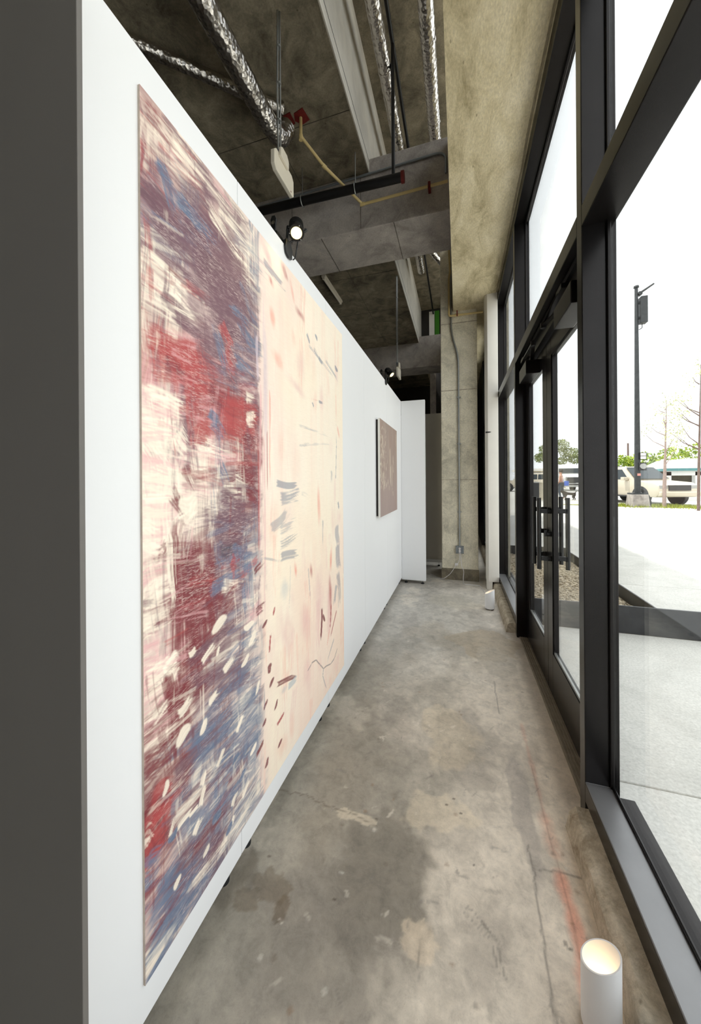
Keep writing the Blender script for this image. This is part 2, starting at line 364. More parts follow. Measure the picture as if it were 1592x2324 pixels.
STROKES = [
 (0.011,0.022,0.096,0.018,0.048,'d',0.70,0.6),(0.070,0.023,0.154,0.025,0.065,'c',0.80,0.6),(0.028,0.035,0.065,0.038,0.035,'c',0.70,0.7),(0.026,0.133,0.166,0.131,0.114,'m',0.90,0.3),
 (0.095,0.093,0.290,0.095,0.160,'m',0.90,0.3),(0.129,0.123,0.317,0.145,0.181,'m',0.95,0.2),(0.165,0.163,0.307,0.178,0.123,'m',0.95,0.2),(0.192,0.212,0.262,0.213,0.091,'m',0.90,0.3),
 (0.010,0.107,0.074,0.126,0.070,'m',0.90,0.3),(0.036,0.071,0.074,0.081,0.042,'b',0.90,0.4),(0.040,0.065,0.074,0.114,0.036,'b',0.80,0.5),(0.074,0.087,0.194,0.094,0.047,'b',0.85,0.5),
 (0.085,0.084,0.154,0.100,0.039,'b',0.90,0.4),(0.167,0.056,0.290,0.080,0.053,'c',0.80,0.6),(0.118,0.016,0.256,0.023,0.043,'c',0.70,0.6),(0.195,0.035,0.310,0.042,0.044,'c',0.75,0.6),
 (0.009,0.187,0.128,0.195,0.049,'c',0.80,0.6),(0.008,0.216,0.152,0.217,0.074,'c',0.85,0.6),(0.053,0.183,0.153,0.187,0.018,'d',0.80,0.5),(0.044,0.219,0.104,0.220,0.025,'m',0.90,0.4),
 (0.099,0.188,0.165,0.188,0.040,'r',0.70,0.6),(0.072,0.236,0.152,0.242,0.039,'m',0.90,0.4),(0.238,0.171,0.307,0.178,0.040,'b',0.90,0.4),(0.271,0.188,0.322,0.219,0.049,'b',0.85,0.4),
 (0.263,0.120,0.326,0.172,0.023,'b',0.60,0.5),(0.021,0.273,0.151,0.261,0.069,'r',0.80,0.5),(0.024,0.297,0.164,0.289,0.114,'r',0.85,0.4),(0.052,0.304,0.092,0.300,0.061,'d',0.70,0.4),
 (0.072,0.280,0.114,0.317,0.051,'r',0.70,0.5),(0.103,0.313,0.191,0.316,0.096,'r',0.70,0.6),(0.199,0.209,0.237,0.240,0.045,'r',0.80,0.4),(0.206,0.248,0.253,0.278,0.061,'r',0.85,0.4),
 (0.253,0.250,0.315,0.266,0.057,'b',0.85,0.4),(0.163,0.308,0.324,0.310,0.093,'d',0.75,0.4),(0.205,0.334,0.333,0.339,0.112,'r',0.90,0.2),(0.220,0.359,0.323,0.364,0.096,'r',0.85,0.3),
 (0.178,0.229,0.221,0.278,0.044,'b',0.70,0.5),(0.015,0.344,0.103,0.348,0.060,'c',0.90,0.4),(0.003,0.375,0.071,0.374,0.081,'c',0.95,0.3),(0.015,0.394,0.051,0.423,0.046,'c',0.95,0.3),
 (0.071,0.385,0.102,0.405,0.063,'c',0.80,0.5),(0.113,0.393,0.219,0.399,0.056,'c',0.85,0.5),(0.119,0.374,0.156,0.384,0.067,'r',0.85,0.3),(0.170,0.357,0.204,0.380,0.058,'b',0.75,0.5),
 (0.156,0.346,0.183,0.356,0.037,'b',0.90,0.3),(0.287,0.301,0.324,0.299,0.042,'c',0.80,0.4),(0.287,0.334,0.324,0.333,0.050,'c',0.90,0.3),(0.002,0.449,0.113,0.457,0.072,'c',0.95,0.4),
 (0.006,0.469,0.090,0.473,0.071,'c',0.90,0.5),(0.005,0.499,0.040,0.507,0.090,'c',0.85,0.5),(0.001,0.542,0.069,0.543,0.069,'p',0.60,0.7),(0.091,0.422,0.113,0.451,0.038,'d',0.85,0.4),
 (0.113,0.434,0.219,0.433,0.056,'d',0.50,0.7),(0.277,0.374,0.327,0.378,0.050,'d',0.90,0.2),(0.267,0.418,0.332,0.432,0.099,'d',0.90,0.2),(0.285,0.454,0.325,0.470,0.067,'d',0.85,0.3),
 (0.190,0.420,0.218,0.460,0.044,'b',0.70,0.5),(0.203,0.453,0.284,0.461,0.062,'c',0.80,0.5),(0.242,0.439,0.303,0.447,0.048,'c',0.70,0.5),(0.196,0.479,0.284,0.491,0.108,'m',0.85,0.3),
 (0.174,0.509,0.283,0.516,0.091,'m',0.90,0.3),(0.069,0.461,0.096,0.496,0.050,'d',0.85,0.3),(0.085,0.473,0.112,0.469,0.051,'c',0.95,0.1),(0.079,0.489,0.112,0.474,0.038,'c',0.90,0.2),
 (0.064,0.515,0.077,0.700,0.061,'d',0.90,0.3),(0.101,0.526,0.115,0.715,0.090,'d',0.92,0.2),(0.147,0.531,0.159,0.664,0.083,'d',0.85,0.3),(0.082,0.701,0.092,0.784,0.050,'d',0.85,0.3),
 (0.035,0.527,0.054,0.519,0.053,'d',0.85,0.3),(0.013,0.569,0.068,0.565,0.070,'c',0.80,0.6),(0.004,0.592,0.068,0.592,0.104,'c',0.80,0.6),(0.054,0.509,0.063,0.607,0.026,'c',0.85,0.4),
 (0.004,0.631,0.067,0.636,0.081,'p',0.50,0.7),(0.012,0.664,0.067,0.663,0.081,'c',0.85,0.5),(0.046,0.671,0.075,0.665,0.072,'c',0.95,0.2),(0.003,0.690,0.057,0.691,0.069,'p',0.50,0.7),
 (0.047,0.677,0.062,0.726,0.036,'d',0.90,0.3),(0.003,0.714,0.067,0.717,0.069,'d',0.60,0.6),(0.020,0.707,0.067,0.701,0.059,'c',0.80,0.5),(0.015,0.745,0.066,0.739,0.035,'c',0.70,0.6),
 (0.003,0.763,0.061,0.763,0.092,'d',0.85,0.4),(0.057,0.691,0.065,0.782,0.036,'d',0.90,0.2),(0.002,0.812,0.037,0.818,0.101,'d',0.90,0.3),(0.019,0.817,0.060,0.817,0.105,'r',0.85,0.3),
 (0.006,0.853,0.050,0.858,0.091,'r',0.85,0.3),(0.005,0.878,0.036,0.885,0.068,'b',0.80,0.4),(0.002,0.836,0.014,0.839,0.066,'c',0.60,0.6),(0.188,0.543,0.249,0.544,0.045,'k',0.80,0.3),
 (0.232,0.559,0.283,0.560,0.079,'b',0.85,0.3),(0.274,0.576,0.310,0.575,0.066,'b',0.85,0.3),(0.224,0.565,0.240,0.578,0.034,'r',0.90,0.2),(0.160,0.596,0.274,0.583,0.045,'b',0.80,0.4),
 (0.201,0.598,0.273,0.605,0.061,'c',0.70,0.5),(0.187,0.627,0.247,0.614,0.075,'d',0.70,0.4),(0.275,0.613,0.285,0.665,0.048,'b',0.80,0.4),(0.099,0.674,0.281,0.657,0.043,'m',0.80,0.4),
 (0.146,0.654,0.187,0.640,0.084,'d',0.60,0.5),(0.214,0.714,0.299,0.699,0.079,'b',0.60,0.6),(0.109,0.712,0.280,0.722,0.058,'m',0.70,0.5),(0.145,0.751,0.307,0.746,0.061,'b',0.60,0.5),
 (0.097,0.782,0.279,0.787,0.087,'b',0.75,0.5),(0.108,0.804,0.306,0.821,0.089,'b',0.70,0.5),(0.065,0.804,0.213,0.807,0.054,'m',0.70,0.5),(0.156,0.867,0.334,0.879,0.093,'b',0.75,0.5),
 (0.085,0.854,0.278,0.874,0.057,'m',0.70,0.5),(0.065,0.857,0.183,0.864,0.053,'c',0.60,0.6),(0.107,0.896,0.313,0.930,0.074,'b',0.70,0.5),(0.064,0.917,0.276,0.945,0.056,'m',0.80,0.4),
 (0.044,0.939,0.242,0.966,0.068,'m',0.80,0.4),(0.026,0.909,0.085,0.910,0.048,'b',0.80,0.4),(0.013,0.934,0.129,0.953,0.073,'b',0.80,0.5),(0.008,0.970,0.106,0.983,0.072,'b',0.85,0.4),
 (0.004,0.985,0.083,0.993,0.047,'c',0.60,0.6),(0.013,0.953,0.044,0.960,0.034,'d',0.60,0.5),(0.106,0.971,0.276,0.988,0.035,'c',0.70,0.5),(0.063,0.976,0.226,0.996,0.054,'b',0.70,0.5),
 (0.005,1.000,0.063,0.997,0.035,'b',0.90,0.3),(0.212,0.900,0.304,0.895,0.032,'d',0.60,0.5),(0.155,0.929,0.211,0.933,0.043,'d',0.60,0.5),(0.106,0.925,0.155,0.929,0.040,'d',0.60,0.5),
 (0.164,0.653,0.203,0.646,0.032,'c',0.97,0.1),(0.272,0.680,0.308,0.683,0.026,'c',0.97,0.1),(0.293,0.715,0.315,0.698,0.023,'c',0.97,0.1),(0.132,0.687,0.168,0.674,0.019,'c',0.97,0.1),
 (0.174,0.692,0.183,0.683,0.013,'c',0.97,0.1),(0.199,0.725,0.230,0.711,0.024,'c',0.97,0.1),(0.262,0.739,0.287,0.730,0.019,'c',0.97,0.1),(0.151,0.750,0.178,0.746,0.020,'c',0.97,0.1),
 (0.073,0.730,0.103,0.725,0.030,'c',0.97,0.1),(0.070,0.765,0.095,0.759,0.035,'c',0.97,0.1),(0.127,0.781,0.142,0.771,0.021,'c',0.97,0.1),(0.242,0.835,0.263,0.816,0.019,'c',0.97,0.1),
 (0.128,0.852,0.142,0.839,0.021,'c',0.97,0.1),(0.040,0.812,0.046,0.799,0.014,'c',0.97,0.1),(0.067,0.870,0.101,0.870,0.017,'c',0.97,0.1),(0.126,0.878,0.136,0.858,0.016,'c',0.97,0.1),
 (0.108,0.905,0.127,0.894,0.021,'c',0.97,0.1),(0.135,0.953,0.145,0.946,0.016,'c',0.97,0.1),(0.063,0.940,0.070,0.932,0.017,'c',0.97,0.1),(0.222,0.939,0.238,0.928,0.018,'c',0.97,0.1),
 (0.259,0.948,0.287,0.935,0.022,'c',0.97,0.1),(0.220,0.965,0.233,0.957,0.015,'c',0.97,0.1),(0.096,0.874,0.119,0.873,0.013,'c',0.97,0.1),(0.172,0.852,0.195,0.838,0.014,'c',0.97,0.1),
 (0.294,0.899,0.316,0.890,0.020,'c',0.97,0.1),(0.318,0.806,0.334,0.791,0.017,'c',0.97,0.1),(0.049,0.868,0.061,0.855,0.012,'c',0.97,0.1),(0.099,0.666,0.117,0.662,0.021,'c',0.97,0.1),
 (0.162,0.925,0.181,0.922,0.025,'b',0.95,0.1),(0.049,0.873,0.065,0.871,0.019,'b',0.95,0.1),(0.202,0.968,0.220,0.964,0.021,'b',0.95,0.1),(0.226,0.876,0.245,0.870,0.018,'b',0.95,0.1),
 (0.249,0.918,0.270,0.910,0.019,'b',0.95,0.1),(0.349,0.275,0.338,0.618,0.017,'p',0.60,0.5),(0.368,0.128,0.372,0.368,0.029,'l',0.50,0.5),(0.360,0.369,0.358,0.724,0.025,'p',0.50,0.6),
 (0.335,0.378,0.335,0.602,0.010,'r',0.70,0.4),(0.377,0.351,0.379,0.456,0.009,'r',0.60,0.4),(0.392,0.276,0.391,0.448,0.011,'o',0.60,0.4),(0.332,0.186,0.335,0.262,0.017,'l',0.80,0.4),
 (0.303,0.000,0.313,0.018,0.017,'b',0.60,0.4),(0.291,0.051,0.464,0.043,0.018,'b',0.35,0.6),(0.370,0.043,0.477,0.048,0.034,'b',0.75,0.4),(0.328,0.065,0.414,0.063,0.029,'b',0.40,0.6),
 (0.370,0.015,0.403,0.034,0.040,'p',0.70,0.4),(0.465,0.008,0.504,0.028,0.028,'r',0.50,0.5),(0.396,0.057,0.409,0.073,0.026,'r',0.50,0.5),(0.401,0.117,0.417,0.145,0.037,'o',0.55,0.5),
 (0.553,0.067,0.611,0.073,0.035,'r',0.50,0.5),(0.519,0.023,0.542,0.061,0.021,'o',0.40,0.5),(0.412,0.197,0.460,0.212,0.046,'o',0.40,0.5),(0.515,0.228,0.607,0.250,0.043,'p',0.30,0.6),
 (0.635,0.100,0.656,0.117,0.021,'b',0.80,0.3),(0.706,0.082,0.721,0.091,0.019,'b',0.85,0.2),(0.656,0.122,0.904,0.152,0.018,'b',0.50,0.6),(0.689,0.119,0.783,0.141,0.020,'b',0.55,0.5),
 (0.806,0.124,0.947,0.151,0.019,'b',0.60,0.5),(0.737,0.131,0.771,0.138,0.025,'b',0.70,0.3),(0.910,0.116,0.937,0.123,0.025,'b',0.90,0.2),(0.734,0.241,0.768,0.241,0.015,'b',0.80,0.3),
 (0.675,0.254,0.686,0.261,0.012,'b',0.80,0.3),(0.607,0.250,0.827,0.233,0.007,'o',0.50,0.5),(0.573,0.318,0.801,0.318,0.017,'b',0.28,0.7),(0.604,0.358,0.873,0.342,0.017,'b',0.25,0.7),
 (0.606,0.320,0.849,0.322,0.012,'b',0.30,0.7),(0.572,0.362,0.639,0.360,0.011,'b',0.35,0.5),(0.917,0.276,0.920,0.346,0.008,'b',0.50,0.5),(0.920,0.339,0.906,0.440,0.008,'b',0.80,0.3),
 (0.856,0.416,0.860,0.447,0.024,'b',0.60,0.5),(0.932,0.287,0.954,0.311,0.017,'o',0.60,0.4),(0.431,0.447,0.558,0.452,0.036,'b',0.75,0.3),(0.451,0.473,0.570,0.467,0.053,'b',0.70,0.5),
 (0.455,0.485,0.563,0.483,0.020,'b',0.50,0.6),(0.401,0.531,0.487,0.505,0.050,'b',0.55,0.4),(0.449,0.535,0.556,0.534,0.053,'b',0.45,0.6),(0.449,0.563,0.552,0.560,0.053,'b',0.55,0.6),
 (0.453,0.593,0.554,0.599,0.045,'b',0.70,0.4),(0.360,0.581,0.453,0.599,0.011,'b',0.40,0.6),(0.586,0.470,0.637,0.476,0.022,'b',0.20,0.6),(0.765,0.543,0.763,0.622,0.015,'b',0.55,0.5),
 (0.919,0.574,0.933,0.632,0.074,'b',0.60,0.4),(0.922,0.631,0.943,0.698,0.085,'b',0.65,0.4),(0.931,0.709,0.940,0.800,0.068,'b',0.65,0.4),(0.937,0.504,0.942,0.524,0.023,'b',0.80,0.3),
 (0.909,0.742,0.876,0.785,0.044,'b',0.60,0.4),(0.721,0.462,0.731,0.540,0.039,'o',0.50,0.5),(0.651,0.638,0.661,0.670,0.037,'r',0.50,0.5),(0.536,0.619,0.541,0.648,0.029,'o',0.60,0.5),
 (0.850,0.634,0.839,0.692,0.032,'o',0.70,0.4),(0.829,0.690,0.846,0.801,0.043,'r',0.60,0.5),(0.633,0.645,0.653,0.731,0.014,'b',0.50,0.5),(0.506,0.614,0.494,0.721,0.008,'b',0.30,0.6),
 (0.447,0.657,0.492,0.657,0.071,'g',0.35,0.5),(0.597,0.728,0.629,0.797,0.090,'p',0.35,0.6),(0.451,0.709,0.503,0.796,0.099,'p',0.30,0.6),(0.708,0.657,0.746,0.787,0.098,'p',0.30,0.6),
 (0.814,0.723,0.825,0.856,0.053,'p',0.40,0.6),(0.751,0.768,0.740,0.841,0.020,'d',0.95,0.1),(0.763,0.786,0.776,0.806,0.020,'d',0.90,0.2),(0.846,0.778,0.835,0.835,0.013,'r',0.85,0.2),
 (0.907,0.811,0.844,0.861,0.011,'r',0.85,0.2),(0.825,0.843,0.796,0.882,0.010,'o',0.60,0.4),(0.874,0.882,0.804,0.919,0.013,'b',0.60,0.4),(0.624,0.879,0.656,0.873,0.007,'k',0.75,0.1),
 (0.656,0.873,0.694,0.878,0.008,'k',0.75,0.1),(0.694,0.878,0.730,0.904,0.008,'k',0.75,0.1),(0.730,0.904,0.763,0.925,0.008,'k',0.75,0.1),(0.763,0.925,0.786,0.927,0.008,'k',0.75,0.1),
 (0.786,0.927,0.842,0.939,0.008,'k',0.75,0.1),(0.842,0.939,0.882,0.937,0.009,'k',0.75,0.1),(0.882,0.937,0.915,0.920,0.009,'k',0.75,0.1),(0.763,0.925,0.754,0.939,0.008,'b',0.70,0.2),
 (0.754,0.939,0.785,0.983,0.008,'b',0.60,0.3),(0.378,0.791,0.387,0.781,0.025,'d',0.92,0.2),(0.384,0.821,0.403,0.812,0.018,'d',0.92,0.2),(0.408,0.873,0.423,0.862,0.015,'d',0.92,0.2),
 (0.355,0.849,0.369,0.839,0.014,'d',0.92,0.2),(0.420,0.909,0.455,0.902,0.013,'r',0.92,0.2),(0.426,0.955,0.446,0.948,0.015,'d',0.92,0.2),(0.360,0.956,0.373,0.947,0.018,'d',0.92,0.2),
 (0.317,0.597,0.349,0.587,0.024,'d',0.92,0.2),(0.349,0.701,0.371,0.695,0.014,'d',0.92,0.2),(0.404,0.693,0.410,0.681,0.013,'r',0.92,0.2),(0.322,0.666,0.354,0.662,0.024,'d',0.92,0.2),
 (0.349,0.877,0.362,0.870,0.014,'d',0.92,0.2),(0.318,0.912,0.350,0.907,0.017,'d',0.92,0.2),(0.381,0.756,0.390,0.726,0.009,'r',0.92,0.2),(0.424,0.831,0.525,0.856,0.024,'d',0.90,0.3),
 (0.488,0.860,0.537,0.864,0.033,'g',0.70,0.3),(0.448,0.856,0.474,0.858,0.020,'g',0.40,0.5),(1.006,0.320,1.000,0.721,0.007,'r',0.90,0.2),(0.988,0.719,0.992,0.985,0.007,'o',0.70,0.3),
 (0.356,0.811,0.355,0.874,0.011,'b',0.40,0.5),
]
# ================================================================ SETTING
rnd = random.Random(7)

# ---- floor with stains, cracks and a spray line (colours in a vertex attribute)
def steps(*seg):
    out = []
    for a, b, s0, s1 in seg:
        x = a
        while x < b - 1e-6:
            out.append(x); t = (x - a) / (b - a); x += s0 + (s1 - s0) * t
    out.append(seg[-1][1]); return out
fx = steps((-6.2, -1.0, 1.0, 0.4), (-1.0, 0.62, 0.0065, 0.0055))
fy = steps((-4.2, 0.3, 0.8, 0.1), (0.3, 5.3, 0.0055, 0.014), (5.3, 12.2, 0.05, 1.2))
fl = Canvas(fx, fy, 11); X, Y = fl.X, fl.Y
n1 = fbm(X, Y, 1.6, 1.3, 21, 5); n2 = fbm(X, Y, 6, 5, 31, 4); n3 = fbm(X, Y, 26, 20, 41, 3)
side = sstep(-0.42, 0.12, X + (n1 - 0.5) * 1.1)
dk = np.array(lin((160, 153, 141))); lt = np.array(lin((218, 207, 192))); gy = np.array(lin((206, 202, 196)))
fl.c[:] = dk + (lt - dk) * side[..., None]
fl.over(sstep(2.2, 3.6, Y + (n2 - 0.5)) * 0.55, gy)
fl.c *= (0.80 + 0.42 * n2)[..., None] * (0.86 + 0.28 * n3)[..., None]
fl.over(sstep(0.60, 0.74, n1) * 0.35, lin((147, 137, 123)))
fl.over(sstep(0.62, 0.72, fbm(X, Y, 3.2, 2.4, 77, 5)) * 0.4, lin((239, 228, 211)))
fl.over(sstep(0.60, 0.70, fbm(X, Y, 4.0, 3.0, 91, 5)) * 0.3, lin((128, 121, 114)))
fl.blob(-0.26, 1.22, 0.15, 0.24, lin((128, 121, 110)), 0.75, 0.7, 9, 51)
fl.blob(-0.40, 0.95, 0.22, 0.18, lin((137, 130, 121)), 0.5, 0.8, 8, 52)
fl.blob(-0.55, 1.75, 0.22, 0.45, lin((144, 135, 121)), 0.45, 0.8, 6, 53)
fl.blob(-0.62, 1.07, 0.07, 0.05, lin((105, 91, 72)), 0.5, 0.8, 14, 54, 0.08)
fl.blob(-0.70, 1.00, 0.05, 0.04, lin((110, 96, 77)), 0.5, 0.9, 18, 55, 0.08)
fl.blob(-0.57, 1.03, 0.03, 0.035, lin((105, 89, 70)), 0.6, 0.6, 22, 56, 0.05)
fl.blob(-0.76, 1.06, 0.05, 0.09, lin((119, 110, 98)), 0.6, 0.9, 16, 57)
fl.blob(-0.44, 1.395, 0.085, 0.022, lin((228, 214, 191)), 0.5, 0.8, 22, 58, 0.08)
fl.blob(-0.10, 1.50, 0.13, 0.10, lin((235, 219, 193)), 0.4, 0.9, 11, 59, 0.15)
fl.blob(-0.13, 1.075, 0.05, 0.055, lin((228, 209, 184)), 0.5, 0.7, 18, 60, 0.1)
fl.blob(-0.05, 2.0, 0.13, 0.22, lin((233, 214, 184)), 0.3, 0.9, 8, 61, 0.2)
fl.blob(0.21, 3.20, 0.27, 0.27, lin((182, 168, 147)), 0.75, 0.5, 7, 62, 0.06)
fl.blob(0.27, 2.90, 0.12, 0.25, lin((191, 182, 168)), 0.6, 0.6, 7, 63, 0.08)
fl.blob(-0.2, 3.25, 0.25, 0.25, lin((170, 161, 147)), 0.5, 0.8, 7, 64, 0.2)
fl.blob(0.25, 1.68, 0.045, 0.30, lin((179, 170, 161)), 0.7, 0.5, 10, 65, 0.12)
fl.blob(-0.05, 4.2, 0.28, 0.25, lin((182, 176, 163)), 0.5, 0.8, 6, 66)
# darker strip along the door threshold
fl.over(sstep(0.40, 0.47, X + (n2 - 0.5) * 0.06) * sstep(1.6, 1.8, Y) * sstep(3.6, 3.4, Y) * 0.55, lin((137, 123, 107)))
fl.over(sstep(0.30, 0.36, X + (n3 - 0.5) * 0.05) * sstep(3.0, 1.2, Y) * 0.3, lin((212, 188, 158)))
# orange layout line
op_ = [(0.325, 0.95), (0.333, 1.115), (0.340, 1.193), (0.341, 1.281), (0.338, 1.40)]
fl.line(op_, 0.034, lin((236, 150, 122)), 0.6, 0.95, 0.03, 71)
fl.line([(0.338, 1.48), (0.33, 1.62)], 0.040, lin((232, 172, 146)), 0.35, 0.95, 0.03, 72)
fl.line([(0.335, 1.6), (0.335, 2.2)], 0.014, lin((206, 140, 118)), 0.30, 0.95, 0.02, 73)
fl.line([(0.318, 4.05), (0.33, 4.6)], 0.05, lin((205, 150, 128)), 0.35, 0.95, 0.05, 74)
fl.line([(0.31, 0.9), (0.328, 1.115), (0.338, 1.281), (0.336, 1.44), (0.33, 1.6), (0.331, 1.9)], 0.006, lin((150, 112, 96)), 0.35, 0.7, 0.003, 75)
def wig(pts, amp, n=5, seed=1):
    r = random.Random(seed); out = []
    for (a, b), (c, d) in zip(pts[:-1], pts[1:]):
        for k in range(n): t = k / n; out.append((a + (c - a) * t + r.uniform(-amp, amp), b + (d - b) * t + r.uniform(-amp, amp)))
    return out + [pts[-1]]
crk = lin((86, 80, 74))
fl.line(wig([(0.243, 1.477), (0.249, 1.392), (0.245, 1.341), (0.239, 1.25), (0.237, 1.161), (0.232, 1.075), (0.231, 0.9)], 0.004, 6, 2), 0.0065, crk, 0.5, 0.7)
fl.line(wig([(0.269, 1.399), (0.335, 1.411), (0.404, 1.413)], 0.003, 4, 3), 0.0065, crk, 0.55, 0.7)
fl.line(wig([(-0.806, 1.418), (-0.725, 1.42), (-0.653, 1.428), (-0.549, 1.406), (-0.44, 1.408), (-0.33, 1.385)], 0.008, 6, 4), 0.006, lin((110, 100, 88)), 0.6, 0.7)
fl.line(wig([(0.225, 2.62), (0.222, 2.392), (0.226, 2.26)], 0.004, 5, 5), 0.006, crk, 0.5, 0.6)
for k in range(160):
    a = rnd.uniform(0, 6.28); L = rnd.uniform(0.01, 0.07); x0 = rnd.uniform(-0.6, 0.4); y0 = rnd.uniform(0.75, 2.6)
    fl.stroke(x0, y0, x0 + L * math.cos(a), y0 + L * math.sin(a), rnd.uniform(0.006, 0.016), lin(rnd.choice([(140, 132, 122), (126, 121, 116), (226, 216, 202)])), rnd.uniform(0.2, 0.5), 0.6)
for (x0, y0, x1, y1, ww) in [(0.01, 1.20, 0.08, 1.155, 0.03), (0.06, 1.18, 0.105, 1.13, 0.02), (0.10, 1.13, 0.12, 1.05, 0.03), (-0.02, 1.305, 0.05, 1.29, 0.02), (-0.12, 1.08, -0.11, 0.98, 0.015)]:
    fl.stroke(x0, y0, x1, y1, ww, lin((116, 110, 104)), 0.5, 0.7)
for (x0, y0) in [(-0.336, 1.41), (0.0, 1.538), (0.043, 1.344), (0.366, 2.109), (-0.69, 1.152), (-0.409, 1.101), (0.30, 1.20), (0.31, 1.19), (-0.03, 1.60), (-0.06, 1.56)]:
    fl.blob(x0, y0, 0.006, 0.004, lin((80, 68, 58)), 0.8, 0.4, 60, 81, 0.3)
for k in range(60):
    fl.blob(rnd.uniform(-0.6, 0.42), rnd.uniform(0.8, 3.2), rnd.uniform(0.005, 0.009), rnd.uniform(0.005, 0.009), lin(rnd.choice([(110, 98, 86), (140, 108, 80), (226, 220, 210)])), 0.45, 0.2, 50, 82 + k % 3, 0.4)

def paint_mat(name, rough, fine_scale, fine_amt, bstr, bdist, spec=0.4, drybrush=None, grain=False):
    m, nt, b = new_mat(name); v = coords(nt, fine_scale)
    at = nt.nodes.new('ShaderNodeAttribute'); at.attribute_name = 'paint'
    f = noise(nt, v, 1.0, 5, 0.7)
    g = ramp(nt, f, [(0.28, (1 - fine_amt,) * 3), (0.72, (1 + fine_amt,) * 3)])
    col = mixc(nt, 1.0, at.outputs['Color'], g, 'MULTIPLY')
    if grain:         # pits, dust and worn blotches of raw concrete
        n2_ = noise(nt, coords(nt), 14, 6, 0.75, 0.5); n3_ = noise(nt, coords(nt), 260, 3, 0.8); n4_ = noise(nt, coords(nt), 90, 4, 0.8)
        col = mixc(nt, 1.0, col, ramp(nt, n2_, [(0.33, (0.80, 0.80, 0.80)), (0.5, (1, 1, 1)), (0.68, (1.12, 1.11, 1.10))]), 'MULTIPLY')
        col = mixc(nt, 1.0, col, ramp(nt, n3_, [(0.25, (0.72, 0.70, 0.68)), (0.42, (1, 1, 1)), (0.66, (1, 1, 1)), (0.80, (1.22, 1.22, 1.22))]), 'MULTIPLY')
        col = mixc(nt, 1.0, col, ramp(nt, n4_, [(0.24, (0.70, 0.68, 0.66)), (0.34, (1, 1, 1))]), 'MULTIPLY')
    if drybrush:      # light canvas grain showing through thin dark paint
        lum = nt.nodes.new('ShaderNodeRGBToBW'); nt.links.new(at.outputs['Color'], lum.inputs[0])
        thin = ramp(nt, lum.outputs[0], [(0.10, (0.55,) * 3), (0.55, (0.0,) * 3)])
        v2 = coords(nt, drybrush[0]); v3 = coords(nt, (6, 6, 9))
        gr = ramp(nt, noise(nt, v2, 1.0, 4, 0.75), [(0.50, (0,) * 3), (0.64, (1,) * 3)])
        pt = ramp(nt, noise(nt, v3, 1.0, 3, 0.6), [(0.40, (0.1,) * 3), (0.62, (1,) * 3)])
        fac = mixc(nt, 1.0, mixc(nt, 1.0, thin, gr, 'MULTIPLY'), pt, 'MULTIPLY')
        bw = nt.nodes.new('ShaderNodeRGBToBW'); nt.links.new(fac, bw.inputs[0])
        col = mixc(nt, bw.outputs[0], col, drybrush[1])
    nt.links.new(col, b.inputs['Base Color']); b.inputs['Roughness'].default_value = rough
    b.inputs['Specular IOR Level'].default_value = spec
    bump(nt, b, f, bstr, bdist); return m
MAT['floor'] = paint_mat('stained_concrete_floor', 0.42, (45, 45, 45), 0.10, 0.10, 0.004, 0.4, grain=True)
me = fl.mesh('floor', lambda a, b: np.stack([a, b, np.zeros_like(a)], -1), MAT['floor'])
floor = bpy.data.objects.new('floor', me); COL.objects.link(floor)
tag(floor, 'stained grey concrete floor with cracks and an orange spray line', 'floor', kind='structure')

S = dict(kind='structure')
# ---- ceiling slab, void above the window side, beams, edge beam, columns
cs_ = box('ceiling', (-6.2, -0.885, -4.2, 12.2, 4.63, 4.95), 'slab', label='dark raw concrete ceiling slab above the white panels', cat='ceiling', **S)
ed = box('trim_1', (-0.885, -0.875, -4.2, 8.9, 4.632, 5.66), 'white_paint', label='white painted slab edge beside the tall ceiling void', cat='trim', **S)
box('reveal_strip', (-0.8749, -0.8735, -4.2, 8.9, 4.735, 4.742), 'black', ed)
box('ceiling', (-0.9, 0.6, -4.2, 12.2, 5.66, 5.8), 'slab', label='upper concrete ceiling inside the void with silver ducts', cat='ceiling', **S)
b1 = box('ceiling_beam', (-6.2, -0.06, 3.54, 4.17, 4.05, 4.77), 'beam', label='nearer grey concrete cross beam with cream pipe on its face', cat='beam', bevel=0.012, **S)
b2 = box('ceiling_beam', (-6.2, -0.06, 8.28, 8.88, 4.05, 4.77), 'beam', label='farther grey concrete cross beam beyond the hanging cable', cat='beam', bevel=0.012, **S)
for y in (0.45, 1.67, 2.89, 5.3, 6.5, 7.7): box('form_joint', (-6.2, -0.886, y, y + 0.0035, 4.6265, 4.6305), 'outwall', cs_)
for x in (-1.62, -2.84, -4.06):
    box('form_joint', (x, x + 0.0035, -4.2, 3.53, 4.6265, 4.6305), 'outwall', cs_); box('form_joint', (x, x + 0.0035, 4.18, 8.27, 4.6265, 4.6305), 'outwall', cs_)
for x in (-0.62, -1.42, -2.64): box('form_joint', (x, x + 0.0035, 3.5385, 4.1715, 4.0465, 4.0505), 'outwall', b1); box('form_joint', (x - .35, x - .347, 3.5365, 3.5405, 4.06, 4.6), 'outwall', b1)
